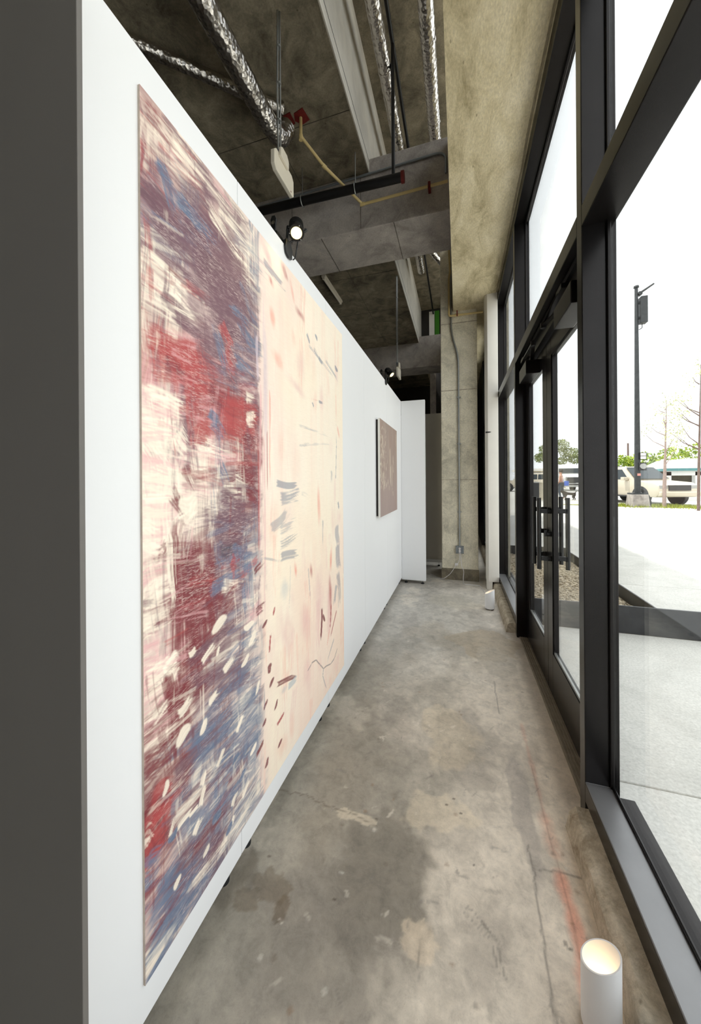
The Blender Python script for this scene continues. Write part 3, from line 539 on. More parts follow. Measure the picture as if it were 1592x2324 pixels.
# edge beam with a slightly uneven lower window-side edge
mb = MB(); ny = 60; r_ = random.Random(3)
ysn = [-4.2 + 16.4 * i / ny for i in range(ny + 1)]
vs_ = []
for y in ysn:
    e = 0.482 + r_.uniform(-0.006, 0.004)
    vs_ += [(-0.06, y, 3.77), (e - 0.02, y, 3.77), (e, y, 3.785), (0.60, y, 3.79), (0.60, y, 4.72), (-0.06, y, 4.72)]
fs_ = []
for k in range(ny):
    for i in range(6): fs_.append((k * 6 + i, k * 6 + (i + 1) % 6, k * 6 + 6 + (i + 1) % 6, k * 6 + 6 + i))
fs_ += [tuple(range(6)), tuple(ny * 6 + i for i in range(6))]
eb = mb.add(vs_, fs_).build('edge_beam', 'soffit', label='wide beige concrete edge beam above the window wall', cat='beam', **S)
col = box('column', (-0.235, 0.252, 5.11, 5.72, 0, 5.66), 'column', label='square concrete column with conduit and outlet at the far end', cat='column', bevel=0.01, **S)
box('pour_joint', (-0.237, 0.254, 5.107, 5.109, 1.405, 1.413), 'curb', col)
box('pour_joint', (-0.237, 0.254, 5.107, 5.109, 2.66, 2.672), 'curb', col)
box('pour_joint', (-0.237, 0.254, 5.107, 5.109, 3.60, 3.612), 'curb', col)
MB().box(-0.24, 0.258, 5.10, 5.11, 0.0, 0.16).build('base_patch', 'slab', col)

# glazing added above the edge beam, out of view, to light the void
cw = thing('added_window_6', 'added unseen window strip above the edge beam to light the ceiling void', 'window', (0.55, 2, 4.72), kind='structure')
for y0, y1 in ((-4.2, -1.3), (-1.24, 1.64), (1.70, 4.95), (5.01, 8.2)):
    box('pane', (0.56, 0.566, y0, y1, 4.78, 5.60), 'glass', cw)
    box('mullion', (0.50, 0.60, y1, y1 + 0.06, 4.72, 5.66), 'black_metal', cw)
box('sill_rail', (0.50, 0.60, -4.2, 8.26, 4.72, 4.78), 'black_metal', cw); box('head_rail', (0.50, 0.60, -4.2, 8.26, 5.60, 5.66), 'black_metal', cw)
box('wall_upper', (0.48, 0.60, 8.26, 12.2, 4.72, 5.66), 'outwall', label='short upper wall beyond the added window strip', cat='wall', **S)

# ---- enclosing walls
box('wall_left', (-6.4, -6.2, -4.2, 12.2, 0, 5.0), 'outwall', label='dim plaster wall far behind the panels', cat='wall', **S)
box('wall_back', (-6.2, 0.6, 12.2, 12.4, 0, 5.8), 'darkroom', label='dark brown wall at the far end of the hall', cat='wall', **S)
box('wall_front', (-6.2, 0.6, -4.4, -4.2, 0, 5.8), 'outwall', label='plaster wall behind the viewer', cat='wall', **S)
uw = box('wall_upper', (-0.875, -0.06, 8.9, 9.0, 4.77, 5.66), 'darkroom', label='dark upper wall above the farther beam with white and green strips', cat='wall', **S)
box('white_panel', (-0.682, -0.555, 8.885, 8.898, 4.78, 5.60), 'post_white', uw)
box('green_panel', (-0.545, -0.435, 8.885, 8.898, 4.78, 5.60), 'green', uw)
box('grey_post', (-0.725, -0.575, 9.6, 9.75, 0, 4.6), 'beam', label='slim grey post standing in the dark far room', cat='post', **S)

# ---- window wall
XI, XG, XO = 0.485, 0.588, 0.606
def window(name, label, y0, y1, parts):
    r = thing(name, label, 'window', (XI, (y0 + y1) / 2, 0.09), kind='structure')
    for nm, d in parts:
        if nm == 'pane':
            box('pane', d, 'glass', r)
        else: box(nm, d, 'sill' if nm == 'sill_top' else 'black_metal', r, bevel=0.003)
    return r
ZS0, ZS1, ZT0, ZT1, ZH0, ZH1 = 0.092, 0.172, 2.44, 2.525, 3.675, 3.785
def bay(name, label, y0, y1, m0=None, m1=None, sill=True):
    p = []
    if sill:
        p += [('sill_rail', (XI, XG - 0.012, y0, y1, ZS0, ZS1 - 0.003)), ('sill_top', (XI + 0.001, XG - 0.0125, y0, y1, ZS1 - 0.003, ZS1)), ('outer_sill', (XG + 0.012, 0.655, y0, y1, 0.0922, 0.140)),
              ('glazing_stop', (XG - 0.012, XG - 0.004, y0, y1, ZS0, ZS1 + 0.012)), ('pane', (XG, XG + 0.007, y0, y1, ZS1 - 0.02, ZT0 + 0.02))]
        p += [('glazing_gasket', (XG - 0.004, XG + 0.012, y0, y1, ZS0, ZS1 - 0.02))]
    p += [('transom_rail', (XI, XO, y0, y1, ZT0, ZT1)), ('glazing_stop', (XG - 0.02, XG - 0.004, y0, y1, ZT1, ZT1 + 0.02)),
          ('pane', (XG, XG + 0.007, y0, y1, ZT1 - 0.02, ZH0 + 0.02)),
          ('head_rail', (XI, XO, y0, y1, ZH0, ZH1)), ('glazing_stop', (XG - 0.02, XG - 0.004, y0, y1, ZH0 - 0.02, ZH0))]
    for m, zz in ((m0, 0), (m1, 0)):
        if m: p.append(('mullion', (XI, XO, m[0], m[1], 0.0 if m[2] else ZS0, ZH1)))
    for yy in (y0, y1):
        a, b = (yy, yy + 0.012) if yy == y0 else (yy - 0.012, yy)
        p.append(('glazing_stop', (XG - 0.018, XG - 0.004, a, b, (ZS1 if sill else ZT1), ZH0)))
    return window(name, label, y0, y1, p)
bay('window_1', 'large black framed shop window nearest the viewer', -1.25, 1.640, (-1.31, -1.25, 0), (1.640, 1.702, 1))
bay('window_2', 'black framed shop window behind the viewer', -4.2, -1.31)
bay('window_3', 'black framed transom window above the double glass doors', 1.702, 3.400, None, None, False)
bay('window_4', 'narrow black framed sidelight between the doors and the white post', 3.462, 4.93, (3.400, 3.462, 1), (4.93, 4.99, 0))
bay('window_5', 'black framed window in the slot beyond the concrete column', 5.9, 7.4, (5.84, 5.9, 0), (7.4, 7.46, 0))
box('wall_right', (0.47, 0.64, 7.46, 12.2, 0, 3.79), 'black', label='black wall in place of dark window framing in the slot behind the column', cat='wall', **S)  # solid black wall added so the slot behind the column stays dark
box('wall_right', (0.44, 0.64, 4.99, 5.84, 0, 3.79), 'column', label='concrete wall strip beside the column at the window line', cat='wall', **S)

# ---- concrete curbs under the windows
def curb(name, y0, y1, label):
    mb = MB(); n = max(6, int((y1 - y0) / 0.06)); r = random.Random(int(y1 * 100)); vs = []; fs = []
    for k in range(n + 1):
        y = y0 + (y1 - y0) * k / n; j = lambda a: r.uniform(-a, a)
        vs += [(0.405 + j(.003), y, 0), (0.418 + j(.004), y, 0.068 + j(.004)), (0.440 + j(.004), y, 0.090 + j(.003)), (0.52, y, 0.092), (0.655, y, 0.092), (0.655, y, 0)]
    for k in range(n):
        for i in range(6): fs.append((k * 6 + i, k * 6 + (i + 1) % 6, k * 6 + 6 + (i + 1) % 6, k * 6 + 6 + i))
    fs += [tuple(range(6)), tuple(n * 6 + i for i in range(6))]
    return mb.add(vs, fs).build(name, 'curb', label=label, cat='curb', smooth=True, **S)
curb('trim_2', -4.2, 1.605, 'rough concrete curb under the nearest window')
curb('trim_3', 3.49, 4.93, 'rough concrete curb under the narrow sidelight')
curb('trim_4', 5.84, 7.46, 'rough concrete curb under the window beyond the column')

# ---- door threshold
th = box('trim_5', (0.505, 0.63, 1.702, 3.400, 0.0, 0.008), 'alu', label='worn ribbed metal threshold under the double glass doors', cat='threshold', **S)
for k in range(8):
    x = 0.510 + 0.0155 * k; box('rib', (x, x + 0.006, 1.705, 3.398, 0.008, 0.0125), 'alu', th)
hd = box('trim_6', (0.535, 0.606, 1.702, 3.400, 2.335, 2.44), 'black_metal', label='black door header with closer track above the glass doors', cat='door frame', bevel=0.003, **S)
box('track', (0.52, 0.535, 1.75, 3.35, 2.405, 2.43), 'black_metal', hd)

# ---- two glass door leaves
def pull(root, x, y, sgn):
    b = MB().cyl((x, y, 0.82), (x, y, 1.287), 0.0135, n=16).build('pull_bar', 'black', root, smooth=True)
    for z in (0.89, 1.20):
        MB().box(min(x, x + sgn * 0.066), max(x, x + sgn * 0.066), y - 0.008, y + 0.008, z - 0.014, z + 0.014).build('bracket', 'black', b)
        MB().cyl((x + sgn * 0.050, y, z), (x + sgn * 0.0665, y, z), 0.017, n=14).build('rosette', 'black', b, smooth=True)
def leaf(name, label, y0, y1, meet, cy0, arm):
    xa, xb = 0.568, 0.606; sw = 0.118
    r = thing(name, label, 'door', ((xa + xb) / 2, (y0 + y1) / 2, 0.014), kind='structure')
    box('stile', (xa, xb, y0, y0 + sw, 0.014, 2.325), 'black_metal', r, bevel=0.003)
    box('stile', (xa, xb, y1 - sw, y1, 0.014, 2.325), 'black_metal', r, bevel=0.003)
    box('bottom_rail', (xa, xb, y0 + sw, y1 - sw, 0.014, 0.29), 'black_metal', r, bevel=0.003)
    box('top_rail', (xa, xb, y0 + sw, y1 - sw, 2.205, 2.325), 'black_metal', r, bevel=0.003)
    g = box('pane', (0.586, 0.592, y0 + sw - 0.008, y1 - sw + 0.008, 0.282, 2.213), 'glass', r)
    for d in ((y0 + sw, y0 + sw + 0.012, .29, 2.205), (y1 - sw - 0.012, y1 - sw, .29, 2.205), (y0 + sw, y1 - sw, .29, .304), (y0 + sw, y1 - sw, 2.191, 2.205)):
        box('glazing_bead', (xa + 0.006, 0.5855, d[0], d[1], d[2], d[3]), 'galv' if d[3] < .4 else 'black_metal', g)
    ym = y1 - 0.075 if meet > 0 else y0 + 0.075
    pull(r, 0.502, ym, 1); pull(r, 0.672, ym + 0.015, -1)
    lk = MB().cyl((0.546, ym, 1.05), (0.569, ym, 1.05), 0.016, n=14).build('lock_cylinder', 'black', r, smooth=True)
    box('thumb_turn', (0.533, 0.547, ym - 0.004, ym + 0.004, 1.035, 1.075), 'black', lk)
    cl = MB().box(0.476, 0.568, cy0, cy0 + 0.29, 2.185, 2.285).build('door_closer', 'black_metal', r, bevel=0.004)
    piv, elb, shoe = arm
    MB().cyl((piv[0], piv[1], 2.27), (piv[0], piv[1], piv[2] + .015), 0.016, n=12).build('closer_spindle', 'black_metal', cl)
    for a, b in ((piv, elb), (elb, shoe)):
        d = Vector(b) - Vector(a); n_ = Vector((-d.y, d.x, 0)).normalized() * 0.012; u_ = Vector((0, 0, 0.004))
        A = Vector(a); B = Vector(b)
        MB().add([A - n_ - u_, A + n_ - u_, B + n_ - u_, B - n_ - u_, A - n_ + u_, A + n_ + u_, B + n_ + u_, B - n_ + u_],
                 [(3,2,1,0),(4,5,6,7),(0,1,5,4),(1,2,6,5),(2,3,7,6),(3,0,4,7)]).build('closer_arm', 'black_metal', cl)
    MB().cyl((elb[0], elb[1], elb[2] - .016), (elb[0], elb[1], elb[2] + .016), 0.015, n=12).build('arm_joint', 'black_metal', cl)
    box('arm_shoe', (0.50, 0.536, shoe[1] - 0.05, shoe[1] + 0.05, 2.375, 2.40), 'black_metal', cl)
    return r
leaf('door_1', 'nearer leaf of the black framed double glass doors', 1.708, 2.630, 1, 1.755, ((0.525, 1.99, 2.295), (0.472, 2.25, 2.295), (0.515, 2.05, 2.388)))
leaf('door_2', 'farther leaf of the black framed double glass doors', 2.635, 3.394, -1, 2.83, ((0.525, 2.87, 2.295), (0.472, 2.54, 2.30), (0.515, 3.15, 2.388)))

# ---- white boxed post at the end of the window line
po = thing('white_post', 'white painted boxed post between the sidelight and the concrete column', 'post', (0.41, 4.86, 0), kind='structure')
MB().prism([(0.332, 4.80), (0.358, 4.755), (0.482, 4.755), (0.482, 4.925), (0.332, 4.925)], 'z', 0.105, 3.775).build('post_casing', 'post_white', po, bevel=0.006, smooth=True)
MB().prism([(0.338, 4.80), (0.362, 4.762), (0.402, 4.762), (0.402, 4.92), (0.338, 4.92)], 'z', 0.0, 0.11).build('broken_base', 'post_white', po)
MB().prism([(0.0, 0.0), (0.05, 0.004), (0.07, 0.012), (0.05, 0.018), (0.0, 0.02)], 'y', 0, 0.002).build('dark_scuff', 'black', po).location = (-0.045, -0.1075, 2.0)
# ================================================================ INTERIOR THINGS
# ---- exhibition panels on levelling feet
def foot(parent, x, y, zb):
    f = MB().lathe([(0.010, 0.0), (0.019, 0.0), (0.020, 0.008), (0.017, 0.016), (0.008, 0.021)], (x, y, 0.0), 20).build('levelling_foot', 'rubber', parent, smooth=True)
    MB().cyl((x, y, 0.018), (x, y, zb + 0.004), 0.0048, n=10).build('threaded_stem', 'chrome', f, smooth=True)
def panel(label, dims, feet, mat='panel', group='exhibition panels', zb=0.068):
    x0, x1, y0, y1 = dims
    r = thing('exhibition_panel', label, 'panel', ((x0 + x1) / 2, (y0 + y1) / 2, 0), group=group)
    box('board', (x0, x1, y0, y1, zb, 2.49), mat, r, bevel=0.0015)
    for p in feet: foot(r, *p, zb)
    return r
PX0, PX1 = -0.842, -0.7545
ys = [0.398, 1.077, 1.945, 2.818, 3.788, 4.768]
plab = ['white exhibition panel nearest the viewer behind the painting\'s left edge', 'white exhibition panel behind the middle of the large painting, carrying the brighter clamp light',
        'white exhibition panel behind the right end of the large painting', 'plain white exhibition panel between the large and the small painting', 'white exhibition panel at the far end of the row with the small brown painting']
for i in range(5):
    a, b = ys[i] + 0.0012, ys[i + 1] - 0.0012
    panel(plab[i], (PX0, PX1, a, b), [(-0.80, a + 0.09), (-0.80, b - 0.04)])
panel('narrow white return panel standing across the end of the panel row', (-0.7535, -0.432, 4.769, 4.835), [(-0.70, 4.80), (-0.475, 4.80)], zb=0.046)
panel('dark grey panel standing across the near end of the row at the left', (-1.45, -0.553, 0.384, 0.393), [(-1.3, 0.3885), (-0.60, 0.3885)], 'grey_panel')
fp = panel('dim grey panel standing behind the white return panel near the column', (-1.15, -0.238, 5.83, 5.90), [(-1.0, 5.86), (-0.32, 5.86)], 'grey_panel2')
box('white_kick_strip', (-1.15, -0.238, 5.80, 5.829, 0.070, 0.112), 'lampwhite', fp)

# ---- large abstract painting
PY0, PY1, PZ0, PZ1 = 0.668, 2.228, 0.163, 2.393
Wm, Hm = PY1 - PY0, PZ1 - PZ0
pc = Canvas(steps((0, Wm, 0.0021, 0.0062)), np.arange(0, Hm + 1e-6, 0.0031), 5)
PAL = {k: np.array(lin(v)) for k, v in dict(m=(116, 83, 94), r=(176, 74, 74), d=(124, 50, 57), b=(104, 120, 145), c=(254, 240, 221), p=(230, 178, 178), o=(240, 160, 140), l=(214, 196, 204), g=(190, 198, 202), k=(74, 66, 78)).items()}
U, V = pc.X / Wm, pc.Y / Hm
rr = fbm(U, V, 7, 5, 3, 4); prg0 = random.Random(77)
pc.c[:] = PAL['c']
pc.over(sstep(0.48, 0.75, fbm(U, V, 9, 2.2, 8, 4)) * 0.16 * sstep(0.3, 0.4, U), lin((246, 206, 186)))
pc.over(sstep(0.50, 0.78, fbm(U, V, 24, 1.6, 18, 3)) * 0.18 * sstep(0.32, 0.45, U), lin((246, 190, 172)))
pc.over(sstep(0.35, 0.80, fbm(U, V, 5, 5, 28, 3)) * 0.5, lin((254, 237, 211)))
pc.over(sstep(0.50, 0.80, V + (rr - 0.5) * 0.5) * sstep(0.42, 0.6, U) * 0.30, lin((247, 198, 184)))
pc.over(sstep(0.42, 0.33, U + (rr - 0.5) * 0.1) * 0.45, lin((234, 196, 194)))
pc.over(sstep(0.66, 0.34, U + (rr - 0.5) * 0.3) * sstep(0.62, 0.30, V + (rr - 0.5) * 0.3) * 0.42, lin((240, 208, 204)))
for k in range(46):
    u_ = prg0.uniform(0.36, 0.98); v_ = prg0.uniform(0.02, 0.98); L_ = prg0.uniform(0.05, 0.2)
    pc.soft(u_ * Wm, v_ * Hm, (u_ + prg0.gauss(0, .01)) * Wm, v_ * Hm + L_, prg0.uniform(.03, .10), PAL[prg0.choice('oppc')], prg0.uniform(.12, .38))
CELL = ['mrcm ccmr mmmc cmmp mccm ccbc', 'mmmr mmbm mmbm mmrm mmmm cbmc', 'mbcm mmmb mmmm mmmm mmmm bcmm', 'ccrm cmmm mcmm mmmm mmmm mbmm', 'rccm rrrp rrrm mbmm rbmm bmrm', 'pccp rrpm rrdp rrpm rrdm rrdm',
        'cccp ccpm ccrp pmcb drcm ddrm', 'cccc ccpm cmdc bmcm mdmm ddmm', 'ccpc cmdp ddcm mbmm mdmm bmmc', 'ccpm dddp dddr dmmm bmrm bmcb', 'ccpm ddrd dddm dmmm mmcb bcmp', 'ccpd ddcd ddmm mmcb mmcm bbcm',
        'dcmd dmdd mbcm bmmm mcbb bbcm', 'ddrd bbcd cbbd bbcm bbcm bbcb', 'drbd bmbm mmcb bbmd bmbc bbcb', 'bbcd mbbm mmbb mmcb bbcb bbcb']
CELL = [c.split() for c in CELL]
prg = random.Random(42)
# broad soft underpainting from the colour layout, then strokes
mean = np.array([[np.mean([PAL[k] for k in cell], axis=0) for cell in row] for row in CELL])
wu = np.clip((U + (fbm(U, V, 30, 9, 61, 3) - 0.5) * 0.06) / 0.055 - 0.5, 0, 4.999); wv = np.clip((V + (fbm(U, V, 12, 40, 62, 3) - 0.5) * 0.05) * 16 - 0.5, 0, 14.999)
iu, iv = wu.astype(int), wv.astype(int); fu, fv = (wu - iu)[..., None], (wv - iv)[..., None]
lay = (mean[iv, iu] * (1 - fu) + mean[iv, iu + 1] * fu) * (1 - fv) + (mean[iv + 1, iu] * (1 - fu) + mean[iv + 1, iu + 1] * fu) * fv
mk = sstep(0.362, 0.322, U + (fbm(U, V, 40, 30, 63, 3) - 0.5) * 0.07) * (0.5 + 0.5 * sstep(0.34, 0.58, fbm(U, V, 16, 120, 64, 3)))
pc.c += (lay - pc.c) * (mk * 0.9)[..., None]
def rand_strokes(n, op0, op1, dry0, dry1, w0, w1, l0, l1):
    for k in range(n):
        u = prg.uniform(-0.01, 0.338); v = prg.uniform(0, 1); cell = CELL[min(15, int(v * 16))][max(0, min(5, int(u / 0.055)))]
        c = prg.choice(cell); Ls = prg.uniform(l0, l1); a = prg.gauss(0, 0.14) if prg.random() < 0.8 else math.pi / 2 + prg.gauss(0, 0.12)
        if 0.28 < v < 0.7 and prg.random() < 0.25: a = math.pi / 2 + prg.gauss(0, 0.1)
        if prg.random() < 0.5: a += math.pi
        x, y = u * Wm, v * Hm; dx, dy = Ls / 2 * math.cos(a), Ls / 2 * math.sin(a)
        lim = prg.uniform(0.33, 0.352) * Wm
        pc.stroke(min(x - dx, lim), y - dy, min(x + dx, lim), y + dy, prg.uniform(w0, w1), PAL[c] * prg.uniform(0.92, 1.08), prg.uniform(op0, op1), prg.uniform(dry0, dry1))
rand_strokes(480, 0.25, 0.6, 0.45, 0.8, 0.03, 0.08, 0.08, 0.30)
def author(lo, hi):
    for (a, b, c, d, wd, k, op, dry) in STROKES[lo:hi]:
        if a < 0.34 and wd > 0.02 and dry > 0.15:
            pc.stroke(a * Wm, b * Hm, c * Wm, d * Hm, wd, PAL[k], op * 0.85, min(0.9, dry + 0.2))
            for q_ in range(3):
                jx, jy = prg.gauss(0, 0.012), prg.gauss(0, wd * 0.3)
                pc.stroke(a * Wm + jx, b * Hm + jy, c * Wm + jx, d * Hm + jy, wd * 0.4, PAL[k] * prg.uniform(0.85, 1.15), op * 0.7, min(0.95, dry + 0.35))
        elif a > 0.36 and k in 'oprlg' and wd > 0.016 and dry > 0.3: pc.soft(a * Wm, b * Hm, c * Wm, d * Hm, wd, PAL[k], min(1, op * 1.5))
        else: pc.stroke(a * Wm, b * Hm, c * Wm, d * Hm, wd * (prg.uniform(1.0, 1.35) if op == 0.97 else 1.2 if dry < 0.25 and k != 'k' else 1.0), PAL[k] * prg.uniform(0.93, 1.02), op * (0.9 if op == 0.97 else 0.8 if k in 'bk' and a > 0.36 else 1.0), dry + (prg.choice([0, 0.12, 0.3]) if op == 0.97 else 0))
NB = next(i for i, s_ in enumerate(STROKES) if s_[5] == 'c' and s_[6] == 0.97)
author(0, NB)
rand_strokes(1000, 0.15, 0.5, 0.6, 0.95, 0.008, 0.030, 0.05, 0.20)
# soft pink and cream veils on the right two thirds
for k in range(120):
    u = prg.uniform(0.35, 1.0); v = prg.uniform(0, 1); L = prg.uniform(0.08, 0.35)
    pc.stroke(u * Wm, v * Hm, (u + prg.gauss(0, 0.01)) * Wm, v * Hm + L, prg.uniform(0.02, 0.07), PAL[prg.choice('cccco' if v < 0.55 else 'cccop')] * prg.uniform(0.98, 1.03), prg.uniform(0.10, 0.32), 0.7)
author(NB, len(STROKES))
MAT['painting'] = paint_mat('oil_paint', 0.55, (60, 26, 420), 0.05, 0.25, 0.0012, 0.35, ((60, 45, 330), lin((244, 222, 212))))
me = pc.mesh('painted_canvas', lambda a, b: np.stack([np.full_like(a, 0.0065), a - Wm / 2, Hm - b], -1), MAT['painting'])
bp = thing('abstract_painting', 'very large abstract painting, dark red and slate strokes left, cream right', 'painting', (-0.754, (PY0 + PY1) / 2, PZ0))
o = bpy.data.objects.new('painted_canvas', me); COL.objects.link(o); o.parent = bp
box('backing_board', (-0.7542, -0.7480, PY0, PY1, PZ0, PZ1), M('raw_canvas_edge', (206, 190, 176), 0.8, var=0.2, vscale=30), bp)

# ---- small painting
sp = thing('small_painting', 'small square brown canvas with cream drips hung on the farthest panel', 'painting', (-0.7535, 3.71, 1.055))
q = Canvas(np.linspace(0, 0.94, 120), np.linspace(0, 0.945, 150), 9)
base = np.array(lin((164, 145, 135))); q.c[:] = base
q.c *= (0.86 + 0.28 * fbm(q.X, q.Y, 9, 2, 4, 4))[..., None]
q.over(sstep(0.45, 0.7, fbm(q.X, q.Y, 4, 2, 14, 3)) * 0.35, lin((150, 122, 108))); q.over(sstep(0.3, 0.9, q.Y) * 0.3, lin((168, 148, 150)))
r_ = random.Random(4); cr = lin((222, 211, 190))
for k in range(95):
    x = abs(r_.gauss(0.10, 0.14)); y = r_.uniform(0.04, 0.66); q.stroke(x, y, x + 0.003, y + r_.uniform(0.01, 0.05), r_.uniform(0.008, 0.018), cr, r_.uniform(0.4, 0.8), 0.1)
for (x, y0, y1, wd) in [(0.50, 0.25, 0.62, 0.04), (0.53, 0.45, 0.70, 0.035), (0.68, 0.32, 0.55, 0.035), (0.62, 0.42, 0.72, 0.03), (0.12, 0.15, 0.40, 0.03), (0.16, 0.5, 0.68, 0.035), (0.05, 0.3, 0.6, 0.02), (0.93, 0.02, 0.6, 0.02), (0.86, 0.05, 0.2, 0.02), (0.66, 0.72, 0.78, 0.02)]:
    q.stroke(x, y0, x + 0.02, y1, wd * 0.8, cr, 0.7, 0.45)
MAT['painting2'] = paint_mat('small_oil_paint', 0.55, (60, 200, 40), 0.05, 0.2, 0.001, 0.3)
me = q.mesh('painted_canvas', lambda a, b: np.stack([np.full_like(a, 0.0405), a - 0.47, 0.945 - b], -1), MAT['painting2'])
o = bpy.data.objects.new('painted_canvas', me); COL.objects.link(o); o.parent = sp
box('canvas_edge', (-0.7335, -0.7135, 3.24, 4.18, 1.055, 2.0), 'post_white', sp)
for d in ((3.25, 3.28), (4.14, 4.17)): box('stretcher_bar', (-0.7535, -0.7335, d[0], d[1], 1.065, 1.99), MAT['darkroom'], sp)

# ---- clamp spotlights on the panel tops
def clamp_light(label, y, d, power):
    r = thing('clamp_light', label, 'spotlight', (-0.7535, y, 2.42), group='clamp spotlights on the panel tops')
    xf = -0.7525
    MB().prism([(y - .035, 2.480), (y - .026, 2.450), (y + .0, 2.440), (y + .03, 2.448), (y + .036, 2.49), (y + .018, 2.52), (y - .022, 2.52)], 'x', xf, xf + 0.010).build('front_jaw', 'black', r, bevel=0.003)
    MB().prism([(y - .045, 2.475), (y - .02, 2.43), (y + .02, 2.43), (y + .05, 2.49), (y + .02, 2.54), (y - .03, 2.54)], 'x', -0.853, -0.8435).build('rear_jaw', 'black', r, bevel=0.003)
    br = box('jaw_bridge', (-0.85, -0.745, y - .028, y + .028, 2.494, 2.512), 'black', r, bevel=0.004)
    MB().cyl((-0.80, y - 0.03, 2.522), (-0.80, y + 0.03, 2.522), 0.011, n=14).build('spring', 'chrome', br, smooth=True)
    lv = MB().prism([(-.79, 2.51), (-.775, 2.51), (-.768, 2.575), (-.775, 2.592), (-.79, 2.592), (-.797, 2.575)], 'y', y - 0.075, y - 0.067).build('lever_handle', 'black', r, bevel=0.002)
    MB().cyl((-0.7825, y - 0.0765, 2.56), (-0.7825, y - 0.0755, 2.56), 0.009, n=16).build('lever_plate', 'chrome', lv)
    box('lever_link', (-.79, -.765, y - 0.075, y - 0.02, 2.508, 2.522), 'black', r)
    d = Vector(d).normalized(); c = Vector((-0.712, y + 0.012, 2.578)); L = 0.075
    a = c - d * L * 0.55; b = c + d * L * 0.45
    sd = d.cross(Vector((0, 0, 1))).normalized()
    hd_ = MB().tube([a - d * .018, a - d * .012, a, b, b + d * .004], [0.012, 0.024, 0.029, 0.031, 0.031], n=28).build('lamp_head', 'black', r, smooth=True)
    for k in range(4):
        p = a + d * (0.004 + 0.011 * k); MB().cyl(p, p + d * 0.004, 0.0335, n=28).build('cooling_fin', 'black', hd_, smooth=True)
    MB().tube([b + d * .003, b + d * .009], [0.036, 0.036], n=28).build('bezel', 'black', hd_, smooth=True)
    MB().cyl(b + d * .0085, b + d * .0105, 0.0255, n=28).build('lens', 'lens', hd_)
    for k in range(3):
        t = k * 2.094 + 0.5; e = d.orthogonal().normalized(); p = b + d * .009 + (e * math.cos(t) + d.cross(e) * math.sin(t)) * 0.0325
        MB().sphere(p, 0.0028, 8, 6).build('bezel_screw', 'chrome', hd_, smooth=True)
    p0 = Vector((-0.755, y, 2.512)); p1 = Vector((-0.750, y + 0.0, 2.59))
    MB().tube(arc_path([p0, p1, c + sd * 0.036, c + sd * .030], 0.02), 0.0055, 10).build('swivel_arm', 'black', r, smooth=True)
    MB().tube(arc_path([p0 + Vector((0, .01, 0)), c - sd * 0.05, c - sd * 0.036], 0.02), 0.0045, 10).build('swivel_arm', 'black', r, smooth=True)
    MB().tube(arc_path([c - d * .05, Vector((-0.72, y + .05, 2.56)), Vector((-0.744, y + .06, 2.46)), Vector((-0.80, y + .062, 2.493))], 0.03), 0.003, 8).build('flex_cord', 'black', r, smooth=True)
    ld = bpy.data.lights.new('spot_beam', 'SPOT'); ld.energy = power; ld.color = (1.0, 0.78, 0.5); ld.spot_size = math.radians(70); ld.spot_blend = 0.6; ld.shadow_soft_size = 0.02
    lo = bpy.data.objects.new('spot_beam', ld); COL.objects.link(lo); lo.parent = r
    lo.location = b + d * 0.02 - Vector((-0.7535, y, 2.42)); lo.rotation_euler = d.to_track_quat('-Z', 'Y').to_euler()
    return r
clamp_light('black clamp spotlight glowing warm above the large painting', 1.455, (0.24, -0.46, -0.85), 4)
clamp_light('black clamp spotlight above the small painting, seen beside the far white hanging box', 3.72, (0.72, -0.18, -0.80), 4)

# ---- can uplights on the floor by the curb
def can_light(label, x, y, face, R0=0.0500):
    r = thing('can_uplight', label, 'lamp', (x, y, 0), group='white can uplights on the floor')
    n = 56; R1, zc, sl = R0 - 0.0035, 0.192, 0.55; fx_, fy_ = face; L = math.hypot(fx_, fy_); fx_ /= L; fy_ /= L
    vs = []; fs = []
    def ring(R, zf):
        for i in range(n):
            t = 2 * math.pi * i / n; c, s_ = R * math.cos(t), R * math.sin(t); vs.append((x + c, y + s_, zf(c, s_)))
    top = lambda c, s_: zc - sl * (c * fx_ + s_ * fy_)
    ring(R0, lambda c, s_: 0.014); ring(R0, top); ring(R1, top); ring(R1, lambda c, s_: 0.05)
    for k in range(3):
        for i in range(n): a = k * n + i; b = k * n + (i + 1) % n; fs.append((a, b, b + n, a + n))
    fs.append(tuple(3 * n + i for i in range(n))); fs.append(tuple(range(n - 1, -1, -1)))
    MB().add(vs, fs).build('shade', 'lampwhite', r, smooth=True)
    MB().cyl((x, y, 0.006), (x, y, 0.0145), R0 - 0.007, n=32).build('base_ring', 'rubber', r, smooth=True)
    for k in range(3):
        t = k * 2.094 + 0.6; MB().cyl((x + (R0 - .014) * math.cos(t), y + (R0 - .014) * math.sin(t), 0), (x + (R0 - .014) * math.cos(t), y + (R0 - .014) * math.sin(t), .007), 0.007, n=12).build('foot', 'ivory', r, smooth=True)
    MB().cyl((x, y, 0.05), (x, y, 0.068), 0.02, n=20).build('socket', 'ivory', r, smooth=True)
    MB().sphere((x, y, 0.092), 0.027, 20, 12).build('bulb', 'bulb', r, smooth=True)
    return r
can_light('white can uplight standing nearest, cut off by the bottom edge', 0.338, 1.035, (-0.93, 0.37), 0.0435)
can_light('white can uplight on the floor at the far curb, cord leading away', 0.312, 4.055, (-0.93, 0.20), 0.0500)

